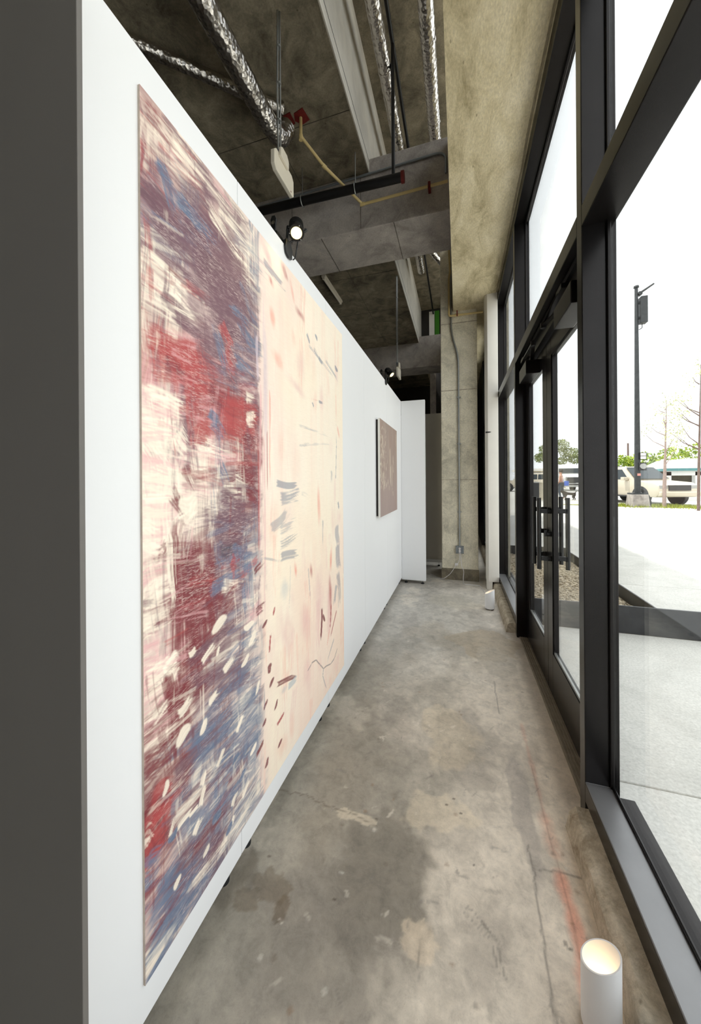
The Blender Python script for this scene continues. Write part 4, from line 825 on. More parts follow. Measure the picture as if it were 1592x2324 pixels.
# ---- outlet, conduit, cords on the column
ob = thing('outlet_box', 'grey square outlet box low on the concrete column', 'outlet', (0.006, 5.095, 0.375))
box('box_body', (-0.047, 0.059, 5.068, 5.106, 0.38, 0.486), 'outlet', ob, bevel=0.004)
for (a, b) in ((-0.04, .387), (0.052, .387), (-0.04, .479), (0.052, .479)):
    MB().cyl((a, 5.0655, b), (a, 5.069, b), 0.004, n=8).build('cover_screw', 'black', ob)
for z in (0.450, 0.417): MB().cyl((0.006, 5.061, z), (0.006, 5.0685, z), 0.016, n=16).build('receptacle', 'cable', ob, smooth=True)
MB().cyl((0.006, 5.045, .417), (0.006, 5.062, .417), 0.013, 0.015, n=12).build('plug', 'cable', ob, smooth=True)
MB().cyl((0.006, 5.045, .450), (0.006, 5.062, .450), 0.013, 0.015, n=12).build('plug', 'cable', ob, smooth=True)
cdt = MB().tube(arc_path([(0.006, 5.085, 0.486), (0.004, 5.085, 3.12), (-0.088, 5.085, 3.47), (-0.09, 5.085, 3.76), (-0.09, 5.085, 5.6)], 0.12, 8), 0.0125, 12).build('steel_conduit', 'galv', label='bent galvanised conduit rising from the outlet on the column', cat='conduit', smooth=True)
for z in (0.95, 1.9, 2.55): box('conduit_strap', (-0.022, 0.032, 5.069, 5.106, z, z + 0.016), 'galv', cdt)
MB().tube(arc_path([(0.004, 5.05, 0.45), (-0.004, 5.04, 0.40), (0.006, 5.06, 0.306), (-0.02, 5.075, 0.245), (-0.043, 5.08, 0.222), (-0.079, 5.09, 0.152), (-0.127, 5.09, 0.08), (-0.215, 5.085, 0.008), (-0.30, 5.14, 0.006), (-0.42, 5.3, 0.006)], 0.03), 0.0042, 8).build('power_cord', 'cable', label='white cord with inline switch dropping left from the outlet', cat='cord', smooth=True)
MB().box(-0.062, -0.020, 5.062, 5.086, 0.212, 0.246).build('cord_switch', 'cable', label='small white inline switch on the left cord by the column', cat='switch', bevel=0.006)
MB().tube(arc_path([(0.008, 5.05, 0.417), (0.020, 5.045, 0.37), (0.022, 5.06, 0.306), (0.028, 5.08, 0.208), (0.062, 5.085, 0.137), (0.05, 5.08, 0.05), (0.049, 5.02, 0.006), (0.05, 4.96, 0.005), (0.07, 4.895, 0.005), (0.12, 4.91, 0.005), (0.176, 4.905, 0.005), (0.253, 4.907, 0.005), (0.279, 4.797, 0.005), (0.30, 4.60, 0.005), (0.325, 4.30, 0.005), (0.315, 4.118, 0.012)], 0.04), 0.0042, 8).build('power_cord', 'cable', label='white cord snaking from the outlet to the far can uplight', cat='cord', smooth=True)

# ---- ceiling services
rg = random.Random(12)
def duct(name, pts, r, label, n=14, step=0.035, jit=0.035):
    P = arc_path(pts, r * 1.6, 6); out = [P[0]]
    for a, b in zip(P[:-1], P[1:]):
        k = max(1, int((b - a).length / step))
        out += [a + (b - a) * ((i + 1) / k) for i in range(k)]
    o = MB().tube(out, r, n, jit, rg).build(name, 'foil', label=label, cat='duct', group='foil wrapped ducts', smooth=True); return o
def strap(o, p, ax, r):
    d = Vector(ax).normalized(); p = Vector(p); MB().cyl(p - d * 0.012, p + d * 0.012, r, n=18).build('foil_band', 'foil', o, smooth=True)
d1 = duct('foil_duct', [(-1.50, -1.0, 4.40), (-1.50, 2.55, 4.385), (-1.47, 2.74, 4.41), (-1.43, 2.78, 4.53)], 0.080, 'thick silver foil duct running under the dark slab')
d2 = duct('foil_duct', [(-3.2, 1.05, 4.555), (-2.1, 2.02, 4.555), (-1.52, 2.56, 4.56), (-1.41, 2.66, 4.575)], 0.045, 'thin silver foil duct crossing above the thick one')
d3 = duct('foil_duct', [(-0.65, -1.0, 5.35), (-0.655, 4.6, 5.35), (-0.655, 6.7, 5.36)], 0.062, 'left silver foil duct inside the tall void')
d4 = duct('foil_duct', [(-0.22, -1.0, 5.12), (-0.225, 4.6, 5.12), (-0.20, 7.0, 5.12)], 0.062, 'right silver foil duct beside the beige edge beam')
d5 = duct('foil_duct', [(-0.50, 5.9, 5.32), (-0.36, 6.25, 5.30), (-0.12, 6.75, 5.26)], 0.05, 'short slanting silver duct deep in the void')
for y in (1.2, 2.6, 3.3): strap(d3, (-0.653, y, 5.35), (0, 1, 0), 0.066); strap(d4, (-0.223, y + .4, 5.12), (0, 1, 0), 0.066)

bpipe = MB().cyl((-3.6, 3.28, 4.335), (-0.50, 3.28, 4.262), 0.041, n=20).build('black_pipe', 'black_pipe', label='black sprinkler main with red capped end below the slab', cat='pipe', smooth=True)
MB().cyl((-0.50, 3.28, 4.262), (-0.472, 3.28, 4.261), 0.050, n=20).build('red_end_cap', 'red', bpipe, smooth=True)
MB().cyl((-0.575, 3.28, 4.306), (-0.575, 3.28, 5.54), 0.017, n=14).build('black_pipe', 'black_pipe', label='vertical black riser pipe dropping from the void to the capped main', cat='pipe', smooth=True)
MB().tube(arc_path([(-0.575, -1, 5.58), (-0.575, 3.25, 5.56), (-0.58, 8.9, 5.54)], 0.05), 0.019, 14).build('black_pipe', 'black_pipe', label='black branch pipe running along the void above the ducts', cat='pipe', smooth=True)
for x, zz in ((-0.952, 4.272), (-1.52, 4.285), (-2.4, 4.306)):
    hr = MB().cyl((x, 3.28, zz + .052), (x, 3.28, 4.635), 0.0045, n=8).build('hanger_rod', 'galv', label={-0.952: 'thin hanger rod holding the black main nearest the void', -1.52: 'thin hanger rod left of the cream pipe drop', -2.4: 'thin hanger rod hidden behind the panel top'}[x], cat='hanger', group='pipe hanger rods', smooth=True)
    MB().tube([(x + .0, 3.28 + .051 * math.sin(t * .524), zz + .051 * math.cos(t * .524)) for t in range(13)], 0.005, 6).build('clevis_loop', 'galv', hr, smooth=True)
yp = MB().tube(arc_path([(-1.318, 2.82, 4.632), (-1.318, 2.82, 4.46), (-1.20, 3.08, 4.385), (-1.08, 3.29, 4.345), (-0.935, 3.485, 4.268), (-0.083, 3.485, 4.285)], 0.03), 0.0135, 12).build('cream_pipe', 'yellow_pipe', label='cream sprinkler pipe dropping from red patch to the beam face', cat='pipe', smooth=True)
for p, ax in (((-1.318, 2.82, 4.45), (0, 0, 1)), ((-0.935, 3.48, 4.265), (1, 0, 0)), ((-1.20, 3.08, 4.385), (.5, .86, -.2))):
    d = Vector(ax).normalized(); MB().cyl(Vector(p) - d * .022, Vector(p) + d * .022, 0.018, n=14).build('fitting', 'yellow_pipe', yp, smooth=True)
box('red_hanger', (-0.27, -0.245, 3.46, 3.541, 4.25, 4.31), 'red', yp)
yp2 = MB().tube(arc_path([(-0.100, 3.9, 4.29), (-0.100, 5.03, 4.29), (-0.118, 5.05, 4.2), (-0.118, 5.045, 3.688), (0.0, 5.045, 3.686), (0.325, 5.02, 3.67)], 0.03), 0.0135, 12).build('cream_pipe', 'yellow_pipe', label='cream pipe turning across the column head towards the white post', cat='pipe', smooth=True)
MB().cyl((-0.045, 5.045, 3.687), (0.03, 5.045, 3.687), 0.019, n=14).build('valve_body', 'yellow_pipe', yp2, smooth=True)
vh = MB().cyl((-0.008, 5.022, 3.672), (-0.008, 5.022, 3.702), 0.008, n=10).build('red_valve_handle', 'red', yp2, smooth=True)
MB().box(-0.016, 0.0, 5.012, 5.022, 3.66, 3.74).build('red_lever', 'red', vh)
MB().prism([(-1.36, 2.77), (-1.27, 2.75), (-1.25, 2.86), (-1.33, 2.88), (-1.38, 2.83)], 'z', 4.624, 4.631).build('red_primer_patch', 'red', label='dark red primer patch on the slab around the cream pipe', cat='patch')
MB().prism([(-1.46, 2.76), (-1.39, 2.75), (-1.385, 2.85), (-1.42, 2.86), (-1.47, 2.84)], 'z', 4.624, 4.631).build('red_primer_patch', 'red', label='dark red primer patch on the slab at the duct end', cat='patch')
MB().tube(arc_path([(-3.0, 3.525, 4.545), (-0.9, 3.525, 4.60), (-0.16, 3.525, 4.618), (-0.10, 3.525, 4.57), (-0.10, 3.525, 4.40)], 0.05), 0.011, 10).build('grey_conduit', 'outlet', label='grey conduit along the top of the nearer beam face', cat='conduit', smooth=True)

def hang_box(label, x, y0, y1, z0, z1, rod_y, tilt=0.0, curl=False):
    r = thing('hanging_box', label, 'emergency sign', (x, (y0 + y1) / 2, z0), group='ivory boxes hung from the slab')
    c = 0.028
    MB().prism([(y0 + c, z1), (y1 - c, z1), (y1, z1 - c), (y1, z0 + c * .4), (y1 - c * .4, z0), (y0 + c, z0), (y0, z0 + c), (y0, z1 - c)], 'x', x - 0.014, x + 0.014).build('sign_body', 'ivory', r, bevel=0.004)
    MB().prism([(rod_y - .055, z1 - .03), (rod_y - .055, z1 + .028), (rod_y - .03, z1 + .045), (rod_y + .035, z1 + .045), (rod_y + .06, z1 + .02), (rod_y + .06, z1 - .035)], 'x', x + 0.0145, x + 0.034).build('canopy', 'ivory', r, bevel=0.005)
    MB().cyl((x + .0, rod_y, z1 + .002), (x, rod_y, z1 + .05), 0.024, n=16).build('coupling', 'outlet', r, smooth=True)
    top = 4.632
    MB().tube([(x, rod_y, z1 + .04), (x, rod_y, top)], 0.006, 8).build('hanging_rod', 'galv', r, smooth=True)
    MB().tube([(x - .012, rod_y - .012, z1 + .04), (x - .014, rod_y - .014, (z1 + top) / 2), (x - .010, rod_y - .01, top)], 0.007, 8).build('flex_conduit', 'galv', r, smooth=True)
    for f in (.25, .5, .75): MB().cyl((x - .006, rod_y - .006, z1 + (top - z1) * f), (x - .006, rod_y - .006, z1 + (top - z1) * f + .012), 0.016, n=10).build('tie', 'galv', r)
    box('indicator', (x + 0.0141, x + 0.0150, y1 - .05, y1 - .04, z0 + .012, z0 + .02), 'red', r)
hang_box('ivory flat sign box hanging on a long rod above the large painting', -1.156, 2.035, 2.315, 3.475, 3.620, 2.145)
hang_box('small ivory sign box hanging on a long cable beside the far beam', -0.91, 5.42, 5.70, 3.045, 3.21, 5.47)
fx1 = thing('tube_light', 'unlit white tube light fixed under the slab beyond the nearer beam', 'light', (-2.005, 5.5, 4.58))
box('housing', (-2.04, -1.97, 5.08, 5.92, 4.595, 4.632), 'ivory', fx1, bevel=0.006)
MB().cyl((-2.005, 5.10, 4.578), (-2.005, 5.90, 4.578), 0.017, n=14).build('tube', 'ivory', fx1, smooth=True)
for y in (5.085, 5.895): box('end_socket', (-2.025, -1.985, y, y + .02, 4.562, 4.597), 'ivory', fx1)
# ================================================================ OUTDOORS
MAT['pave'] = concrete('pale_pavement_concrete', (208, 206, 200), (222, 220, 214), (230, 228, 222), 0.7, rough=0.9, bmp=0.1, specks=False)
MAT['lot'] = concrete('pale_parking_lot', (180, 178, 172), (198, 196, 190), (208, 206, 200), 0.2, rough=0.9, bmp=0.05, specks=False)
MAT['steel'] = M('dark_steel_edging', (62, 62, 64), 0.42, 0.3, var=0.35, vscale=7, bmp=0.05)
MAT['gravel'] = M('tan_gravel', (190, 170, 140), 0.9, var=0.55, vscale=60, bmp=0.5, bscale=90)
MAT['pebble'] = M('mixed_pebbles', (236, 220, 194), 0.85, var=0.62, vscale=30)
MAT['carpaint'] = M('champagne_car_paint', (206, 196, 178), 0.3, 0.1, var=0.03)
MAT['truckpaint'] = M('white_truck_paint', (216, 216, 214), 0.35, var=0.04)
MAT['carglass'] = M('tinted_car_glass', (46, 54, 58), 0.08, var=0.1)
MAT['tyre'] = M('tyre_rubber', (26, 26, 27), 0.8, var=0.2)
MAT['rim'] = M('alloy_rim', (150, 150, 152), 0.35, 0.8)
MAT['trimdark'] = M('dark_plastic_trim', (52, 52, 54), 0.5)
MAT['lightgrey'] = M('light_grey_metal', (168, 168, 166), 0.5, 0.2)
MAT['polepaint'] = M('dark_galvanised_pole', (70, 72, 73), 0.5, 0.4, var=0.3, vscale=8)
MAT['bark'] = M('grey_brown_bark', (120, 100, 92), 0.9, var=0.4, vscale=12, bmp=0.5)
MAT['palebark'] = M('pale_tree_trunk', (168, 148, 140), 0.9, var=0.3, vscale=9, bmp=0.4)
MAT['leaf_lime'] = M('lime_leaves', (176, 190, 58), 0.6, var=0.55, vscale=2, c2=(96, 128, 40))
MAT['leaf_olive'] = M('olive_leaves', (150, 158, 96), 0.6, var=0.5, vscale=3, c2=(92, 106, 60))
MAT['leaf_pale'] = M('pale_sparse_leaves', (206, 208, 160), 0.6, var=0.4, vscale=4, c2=(160, 168, 110))
MAT['grass'] = M('verge_grass', (168, 178, 66), 0.8, var=0.5, vscale=8)
MAT['beige'] = M('beige_render', (206, 196, 176), 0.8, var=0.08)
MAT['blue'] = M('blue_cloth', (46, 92, 190), 0.7)
MAT['teal'] = M('teal_fascia', (70, 130, 134), 0.5)
MAT['yellow_kerb'] = M('faded_yellow_kerb_paint', (224, 184, 96), 0.8, var=0.25, vscale=4)

# ---- ground
gr = thing('pavement', 'pale concrete pavement and raised walk outside the glass', 'pavement', (3, 1, -0.05), kind='structure')
for y0, y1 in ((-4.4, -0.35), (-0.34, 1.945), (1.955, 3.82)):
    for x0, x1 in ((0.656, 3.6), (3.61, 7.4)): box('paving_slab', (x0, x1, y0, y1, -0.12, -0.02), 'pave', gr, bevel=0.006)
yy = [3.845, 4.70, 6.66, 8.7, 10.7, 12.7]
for a, b in zip(yy[:-1], yy[1:]):
    for x0, x1 in ((1.712, 3.7), (3.71, 6.2)): box('paving_slab', (x0, x1, a + .004, b - .004, 0.02, 0.21), 'pave', gr, bevel=0.006)
for a, b in zip(yy[2:-1], yy[3:]): box('paving_slab', (0.66, 1.704, a + .004, b - .004, 0.02, 0.21), 'pave', gr, bevel=0.006)
box('joint_bed', (0.656, 7.4, -4.4, 3.82, -0.2, -0.04), 'curb', gr); box('joint_bed', (0.66, 6.2, 3.85, 12.7, -0.1, 0.08), 'curb', gr)
lot = box('parking_lot', (-30, 160, 12.72, 220, -0.2, 0.20), 'lot', label='bright pale parking lot stretching away behind the pavement', cat='ground', kind='structure')
box('parking_lot', (6.22, 160, -30, 12.715, -0.2, 0.20), 'lot', label='bright pale lot at the right beyond the walk', cat='ground', kind='structure')

# ---- steel edged gravel bed
pb = thing('gravel_bed_edging', 'dark steel edging around the raised gravel bed and step', 'edging', (1.2, 5.2, -0.02))
box('front_plate', (0.66, 6.2, 3.822, 3.840, -0.02, 0.232), 'steel', pb)
box('side_plate', (1.694, 1.708, 3.842, 6.648, -0.02, 0.232), 'steel', pb)
box('back_plate', (0.66, 1.708, 6.650, 6.662, -0.02, 0.252), 'steel', pb)
box('wall_plate', (0.66, 0.672, 3.842, 6.648, -0.02, 0.150), 'steel', pb)
box('gravel_base', (0.672, 1.694, 3.842, 6.648, -0.02, 0.095), 'gravel', label='tan gravel filling the steel edged bed', cat='gravel', kind='stuff')
ng = np.random.default_rng(5); NP = 9000
t_ = (1 + 5 ** .5) / 2
ico = np.array([(-1, t_, 0), (1, t_, 0), (-1, -t_, 0), (1, -t_, 0), (0, -1, t_), (0, 1, t_), (0, -1, -t_), (0, 1, -t_), (t_, 0, -1), (t_, 0, 1), (-t_, 0, -1), (-t_, 0, 1)]) / 1.9
icf = np.array([(0,11,5),(0,5,1),(0,1,7),(0,7,10),(0,10,11),(1,5,9),(5,11,4),(11,10,2),(10,7,6),(7,1,8),(3,9,4),(3,4,2),(3,2,6),(3,6,8),(3,8,9),(4,9,5),(2,4,11),(6,2,10),(8,6,7),(9,8,1)])
ctr = np.stack([ng.uniform(0.69, 1.675, NP), 3.86 + 2.77 * ng.random(NP) ** 1.15, ng.uniform(0.093, 0.108, NP)], -1)
sz = ng.uniform(0.008, 0.019, (NP, 1)) * ng.uniform(0.6, 1.3, (NP, 3)); sz[:, 2] *= 0.7
an = ng.uniform(0, 6.28, NP); ca, sa = np.cos(an), np.sin(an)
vv = ico[None] * sz[:, None] * ng.uniform(0.8, 1.2, (NP, 12, 1))
vv = np.stack([vv[..., 0] * ca[:, None] - vv[..., 1] * sa[:, None], vv[..., 0] * sa[:, None] + vv[..., 1] * ca[:, None], vv[..., 2]], -1) + ctr[:, None]
ff = (icf[None] + (np.arange(NP) * 12)[:, None, None]).reshape(-1, 3)
def np_mesh(name, V_, F_, mat):
    me = bpy.data.meshes.new(name); n = F_.shape[1]; me.vertices.add(len(V_)); me.vertices.foreach_set('co', V_.ravel().astype(float))
    me.loops.add(F_.size); me.loops.foreach_set('vertex_index', F_.ravel()); me.polygons.add(len(F_))
    me.polygons.foreach_set('loop_start', np.arange(0, F_.size, n)); me.polygons.foreach_set('loop_total', np.full(len(F_), n))
    me.update(calc_edges=True); me.materials.append(MAT[mat]); return me
ob_ = bpy.data.objects.new('pebbles', np_mesh('pebbles', vv.reshape(-1, 3), ff, 'pebble')); COL.objects.link(ob_)
tag(ob_, 'loose tan and white pebbles lying in the gravel bed', 'gravel', kind='stuff')

# ---- street lamp with its concrete foot
lp = thing('street_lamp', 'tall dark lamp post on a concrete foot in front of the parked car', 'lamp post', (7.29, 17.84, 0.2))
cx_, cy_ = 7.29, 17.84
MB().prism([(-0.33, 0.2), (0.33, 0.2), (0.27, 0.73), (-0.27, 0.73)], 'y', -0.30, 0.30).build('concrete_foot', 'beam', lp, bevel=0.02, local=True).location = (0, 0, -0.2)
box('base_plate', (cx_ - .27, cx_ + .27, cy_ - .27, cy_ + .27, 0.73, 0.79), 'polepaint', lp)
MB().cyl((cx_, cy_, 0.79), (cx_, cy_, 9.55), 0.115, 0.06, 20).build('pole', 'polepaint', lp, smooth=True)
MB().cyl((cx_, cy_, 9.55), (cx_, cy_, 9.62), 0.10, 0.09, 20).build('pole_cap', 'polepaint', lp, smooth=True)
MB().cyl((cx_ + .08, cy_, 9.27), (cx_ + .62, cy_, 9.62), 0.05, 0.035, 12).build('lamp_arm', 'polepaint', lp, smooth=True)
MB().cyl((cx_ + .07, cy_, 9.23), (cx_ + .16, cy_, 9.31), 0.09, n=12).build('arm_clamp', 'polepaint', lp, smooth=True)
an_ = MB().box(cx_ + .10, cx_ + .34, cy_ - .18, cy_ + .10, 7.98, 9.10).build('antenna_panel', 'polepaint', lp, bevel=0.02)
for z in (8.2, 8.85): box('antenna_bracket', (cx_ + .04, cx_ + .11, cy_ - .05, cy_ + .05, z, z + .08), 'polepaint', an_)
MB().tube(arc_path([(cx_ + .2, cy_, 7.98), (cx_ + .2, cy_, 7.80), (cx_ + .09, cy_, 7.75)], .08), 0.015, 8).build('antenna_cable', 'black', an_)
sb = box('sign_frame', (cx_ + .01, cx_ + .25, cy_ - .19, cy_ - .14, 2.20, 2.50), 'black', lp)
for z in (2.225, 2.365): box('sign_plate', (cx_ + .035, cx_ + .225, cy_ - .196, cy_ - .1905, z, z + .115), 'post_white', sb)
mt = box('meter_box', (cx_ + .0, cx_ + .24, cy_ - .20, cy_ - .14, 1.74, 2.08), 'trimdark', lp)
MB().cyl((cx_ + .12, cy_ - .235, 1.92), (cx_ + .12, cy_ - .201, 1.92), 0.115, n=22).build('meter_dial', 'lightgrey', mt, smooth=True)
box('red_sticker', (cx_ - .06, cx_ + .06, cy_ - .142, cy_ - .136, 1.52, 1.62), M('pink_sticker', (214, 150, 140), 0.6), lp)
MB().tube(arc_path([(cx_ + .16, cy_, .80), (cx_ + .36, cy_, .74), (cx_ + .45, cy_, .5), (cx_ + .46, cy_, .2)], .12), 0.035, 10).build('conduit_loop', 'tyre', lp, smooth=True)
# grass verge
nb = 2600; gx = np.concatenate([ng.uniform(5.6, 9.4, nb)]); gy_ = 18.1 + ng.normal(0, .42, nb) + (7.3 - gx) * .25
hh = ng.uniform(.04, .16, nb); ga = ng.uniform(0, 6.28, nb)
vg = np.stack([np.stack([gx - .015 * np.cos(ga), gy_ - .015 * np.sin(ga), np.full(nb, .2)], -1), np.stack([gx + .015 * np.cos(ga), gy_ + .015 * np.sin(ga), np.full(nb, .2)], -1), np.stack([gx + ng.normal(0, .03, nb), gy_ + ng.normal(0, .03, nb), .2 + hh], -1)], 1)
ob_ = bpy.data.objects.new('verge_grass', np_mesh('verge_grass', vg.reshape(-1, 3), np.arange(nb * 3).reshape(-1, 3), 'grass')); COL.objects.link(ob_)
tag(ob_, 'short yellow-green grass around the lamp post foot', 'grass', kind='stuff')
MB().prism([(4.2, 18.6), (5.6, 18.1), (7.2, 17.45), (9.4, 17.5), (9.6, 18.2), (7.6, 18.6), (5.8, 18.9)], 'z', 0.2, 0.215).build('verge_soil', M('verge_soil', (150, 150, 84), 0.9, var=0.3), label='thin strip of green verge below the parked car', cat='verge', kind='stuff')

# ---- vehicles (x forward, y left, z up)
def wheel(root, x, y, r, wd):
    w_ = MB().cyl((x, y - wd / 2, r), (x, y + wd / 2, r), r, n=28).build('wheel', 'tyre', root, smooth=True, local=True, bevel=0.02)
    s_ = 1 if y > 0 else -1
    MB().cyl((x, y + s_ * (wd / 2 - .01), r), (x, y + s_ * (wd / 2 + .012), r), r * .62, r * .5, n=20).build('rim', 'rim', w_, smooth=True, local=True)
def suv(label, loc, rz):
    r = thing('parked_car', label, 'car', loc, rz)
    W = 0.95
    low = [(-2.35, .45), (-2.38, .8), (-2.30, 1.12), (0.95, 1.12), (2.05, 1.02), (2.33, .88), (2.36, .5), (2.2, .36), (-2.2, .36)]
    MB().prism(low, 'y', -W, W).build('body', 'carpaint', r, bevel=0.06, smooth=True, local=True)
    # cabin: tapered prism
    bot = [(-2.28, 1.10), (1.05, 1.10)]; top = [(-1.95, 1.78), (0.25, 1.80)]; a, b = W - .04, W - .20
    vs = [(bot[0][0], -a, 1.1), (bot[1][0], -a, 1.1), (bot[1][0], a, 1.1), (bot[0][0], a, 1.1), (top[0][0], -b, 1.78), (top[1][0], -b, 1.80), (top[1][0], b, 1.80), (top[0][0], b, 1.78)]
    cb = MB().add(vs, [(3,2,1,0),(4,5,6,7),(0,1,5,4),(1,2,6,5),(2,3,7,6),(3,0,4,7)]).build('cabin', 'carpaint', r, bevel=0.07, smooth=True, local=True)
    for s_ in (-1, 1):
        def P(x, z): t = (z - 1.1) / .68; return (x, s_ * (a + (b - a) * t + .008), z)
        for x0, x1, x2, x3 in ((-2.02, -1.15, -1.18, -1.88), (-1.08, -.18, -.22, -1.10), (-.10, .72, .22, -.14)):
            MB().quad(P(x0, 1.17), P(x1, 1.17), P(x2, 1.66), P(x3, 1.66)).build('side_window', 'carglass', cb, local=True)
        MB().box(.55, .75, s_ * .93, s_ * 1.16, 1.12, 1.28) .build('mirror', 'carpaint', r, bevel=0.03, local=True)
        for x in (-1.05, -.02): MB().box(x, x + .16, s_ * .948 - .006, s_ * .948 + .012 * s_, .98, 1.01).build('door_handle', 'rim', r, local=True)
        for x in (-1.12, -.1, .82): MB().box(x, x + .008, s_ * .952 - .003, s_ * .952 + .003, .48, 1.10).build('door_gap', 'trimdark', r, local=True)
        MB().box(-1.0, 1.0, s_ * .94, s_ * 1.04, .34, .40).build('step_bar', 'trimdark', r, local=True)
        MB().box(2.25, 2.345, s_ * .52, s_ * .90, .74, .90).build('headlight', 'lightgrey', r, bevel=0.02, local=True)
        MB().box(-1.8, .1, s_ * .66, s_ * .70, 1.80, 1.84).build('roof_rail', 'rim', cb, local=True)
        for x in (-1.38, 1.42):
            MB().cyl((x, s_ * .80, .40), (x, s_ * .957, .40), .45, n=28).build('wheel_arch', 'trimdark', r, local=True)
    MB().quad((1.02, -.84, 1.17), (1.02, .84, 1.17), (.34, .70, 1.74), (.34, -.70, 1.74)).build('windshield', 'carglass', cb, local=True).location = (.03, 0, .02)
    MB().box(2.30, 2.40, -.5, .5, .66, .90).build('grille', 'trimdark', r, local=True, bevel=.01)
    MB().box(2.22, 2.46, -.93, .93, .40, .62).build('bumper', 'carpaint', r, bevel=0.05, local=True)
    for x in (-1.38, 1.42):
        for y in (-.84, .84): wheel(r, x, y, .37, .24)
    return r
suv('champagne parked car behind the lamp post', (8.45, 21.1, 0.2), math.radians(-70))

tk = thing('truck', 'white truck with dark grille facing the doors under the olive tree', 'truck', (10.7, 40.2, 0.2), -math.pi / 2 - .05)
MB().prism([(-1.2, .9), (-1.2, 2.30), (-1.0, 2.40), (.15, 2.40), (.35, 1.75), (.35, .9)], 'y', -1.15, 1.15).build('cab', 'truckpaint', tk, bevel=0.06, smooth=True, local=True)
MB().prism([(.3, .9), (.3, 1.72), (1.4, 1.55), (1.6, 1.40), (1.6, .9)], 'y', -.85, .85).build('hood', 'truckpaint', tk, bevel=0.08, smooth=True, local=True)
MB().quad((.372, -1.02, 1.78), (.372, 1.02, 1.78), (.21, .98, 2.26), (.21, -.98, 2.26)).build('windshield', 'carglass', tk, local=True).location = (.03, 0, 0)
gl = MB().box(1.59, 1.66, -.55, .55, .80, 1.36).build('grille', 'trimdark', tk, local=True)
MB().box(1.58, 1.67, -.66, -.60, .78, 1.40).build('grille_frame', 'rim', gl, local=True); MB().box(1.58, 1.67, .60, .66, .78, 1.40).build('grille_frame', 'rim', gl, local=True)
MB().box(1.45, 1.85, -1.2, 1.2, .42, .78).build('bumper', 'lightgrey', tk, bevel=0.04, local=True)
MB().box(1.80, 1.86, -.45, .45, .60, .72).build('bumper_slot', 'trimdark', tk, local=True)
for s_ in (-1, 1):
    MB().box(.55, 1.5, s_ * .80, s_ * 1.18, .75, 1.28).build('fender', 'truckpaint', tk, bevel=0.08, local=True)
    MB().box(1.45, 1.56, s_ * .85, s_ * 1.1, .98, 1.15).build('headlight', 'lightgrey', tk, local=True)
    MB().box(.35, .42, s_ * 1.25, s_ * 1.45, 1.5, 2.05).build('mirror', 'trimdark', tk, local=True)
    wheel(tk, .95, s_ * 1.0, .5, .3); wheel(tk, -3.4, s_ * 1.0, .5, .45)
MB().box(-6.5, -1.4, -1.1, 1.1, .95, 2.2).build('cargo_box', 'truckpaint', tk, bevel=0.05, local=True)

# ---- white roadside structure with openings and yellow kerb
ws = thing('roadside_structure', 'low white roadside structure with two openings and teal roof edge', 'structure', (11.6, 22.0, 0.2))
x0, x1, y0, y1 = 10.7, 14.6, 23.0, 26.0
box('wall_base', (x0, x1, y0, y1, .2, .95), 'truckpaint', ws)
for a, b in ((x0, x0 + .22), (11.95, 12.35), (13.3, 13.6), (x1 - .2, x1)): box('pier', (a, b, y0, y0 + .3, .95, 1.75), 'truckpaint', ws)
box('lintel', (x0, x1, y0, y0 + .3, 1.55, 1.80), 'truckpaint', ws); box('roof_fascia', (x0 - .1, x1 + .1, y0 - .15, y1, 1.80, 1.93), 'teal', ws)
MB().prism([(x0 - .1, 1.93), (x1 + .1, 1.93), (x1 - .6, 2.45), (x0 + .9, 2.45)], 'y', y0 - .15, y1).build('roof', 'truckpaint', ws)
box('dark_inside', (x0 + .2, x1 - .2, y1 - .1, y1, .95, 1.8), M('brown_shade', (128, 118, 98), 0.8, var=.4, vscale=2), ws)
box('yellow_kerb', (9.65, 15.0, 17.0, 17.35, .2, .34), 'yellow_kerb', label='faded yellow kerb at the right in front of the white structure', cat='kerb')

# ---- things seen through the farther door leaf
uc = thing('utility_cabinet', 'dark grey utility cabinet on the lot seen through the farther door', 'cabinet', (3.95, 21.8, .2))
box('cabinet_body', (3.35, 4.25, 21.5, 22.1, .2, 1.20), 'trimdark', uc, bevel=.02); box('cabinet_lid', (3.33, 4.27, 21.48, 22.12, 1.20, 1.25), 'lightgrey', uc); box('reflector', (3.88, 3.95, 21.485, 21.5, .30, .38), 'red', uc)
bw = thing('beige_pier', 'beige masonry pier beside the dark utility cabinet', 'pier', (4.65, 22.8, .2))
box('shaft', (4.36, 4.95, 22.5, 23.1, .2, 1.15), 'beige', bw, bevel=.02); box('cap', (4.32, 4.99, 22.46, 23.14, 1.15, 1.25), 'beige', bw, bevel=.02)
bh = thing('beige_house', 'flat roofed beige building with open porch far behind the cabinet', 'building', (8.8, 52, .2))
box('wall', (8.95, 13.0, 50.5, 55, .2, 2.45), 'beige', bh); box('roof', (7.4, 13.2, 49.6, 55.2, 2.45, 2.75), 'post_white', bh)
for x in (7.6, 8.45, 8.75): box('porch_post', (x, x + .12, 49.9, 50.02, .2, 2.45), 'trimdark', bh)
box('porch_wall', (7.4, 8.3, 51.5, 51.6, .2, 2.45), 'leaf_olive', bh); box('window', (9.15, 9.5, 50.46, 50.5, 1.3, 1.9), 'carglass', bh)
wc = suv('white car parked in front of the beige building', (6.2, 38.0, .2), math.pi * .95)

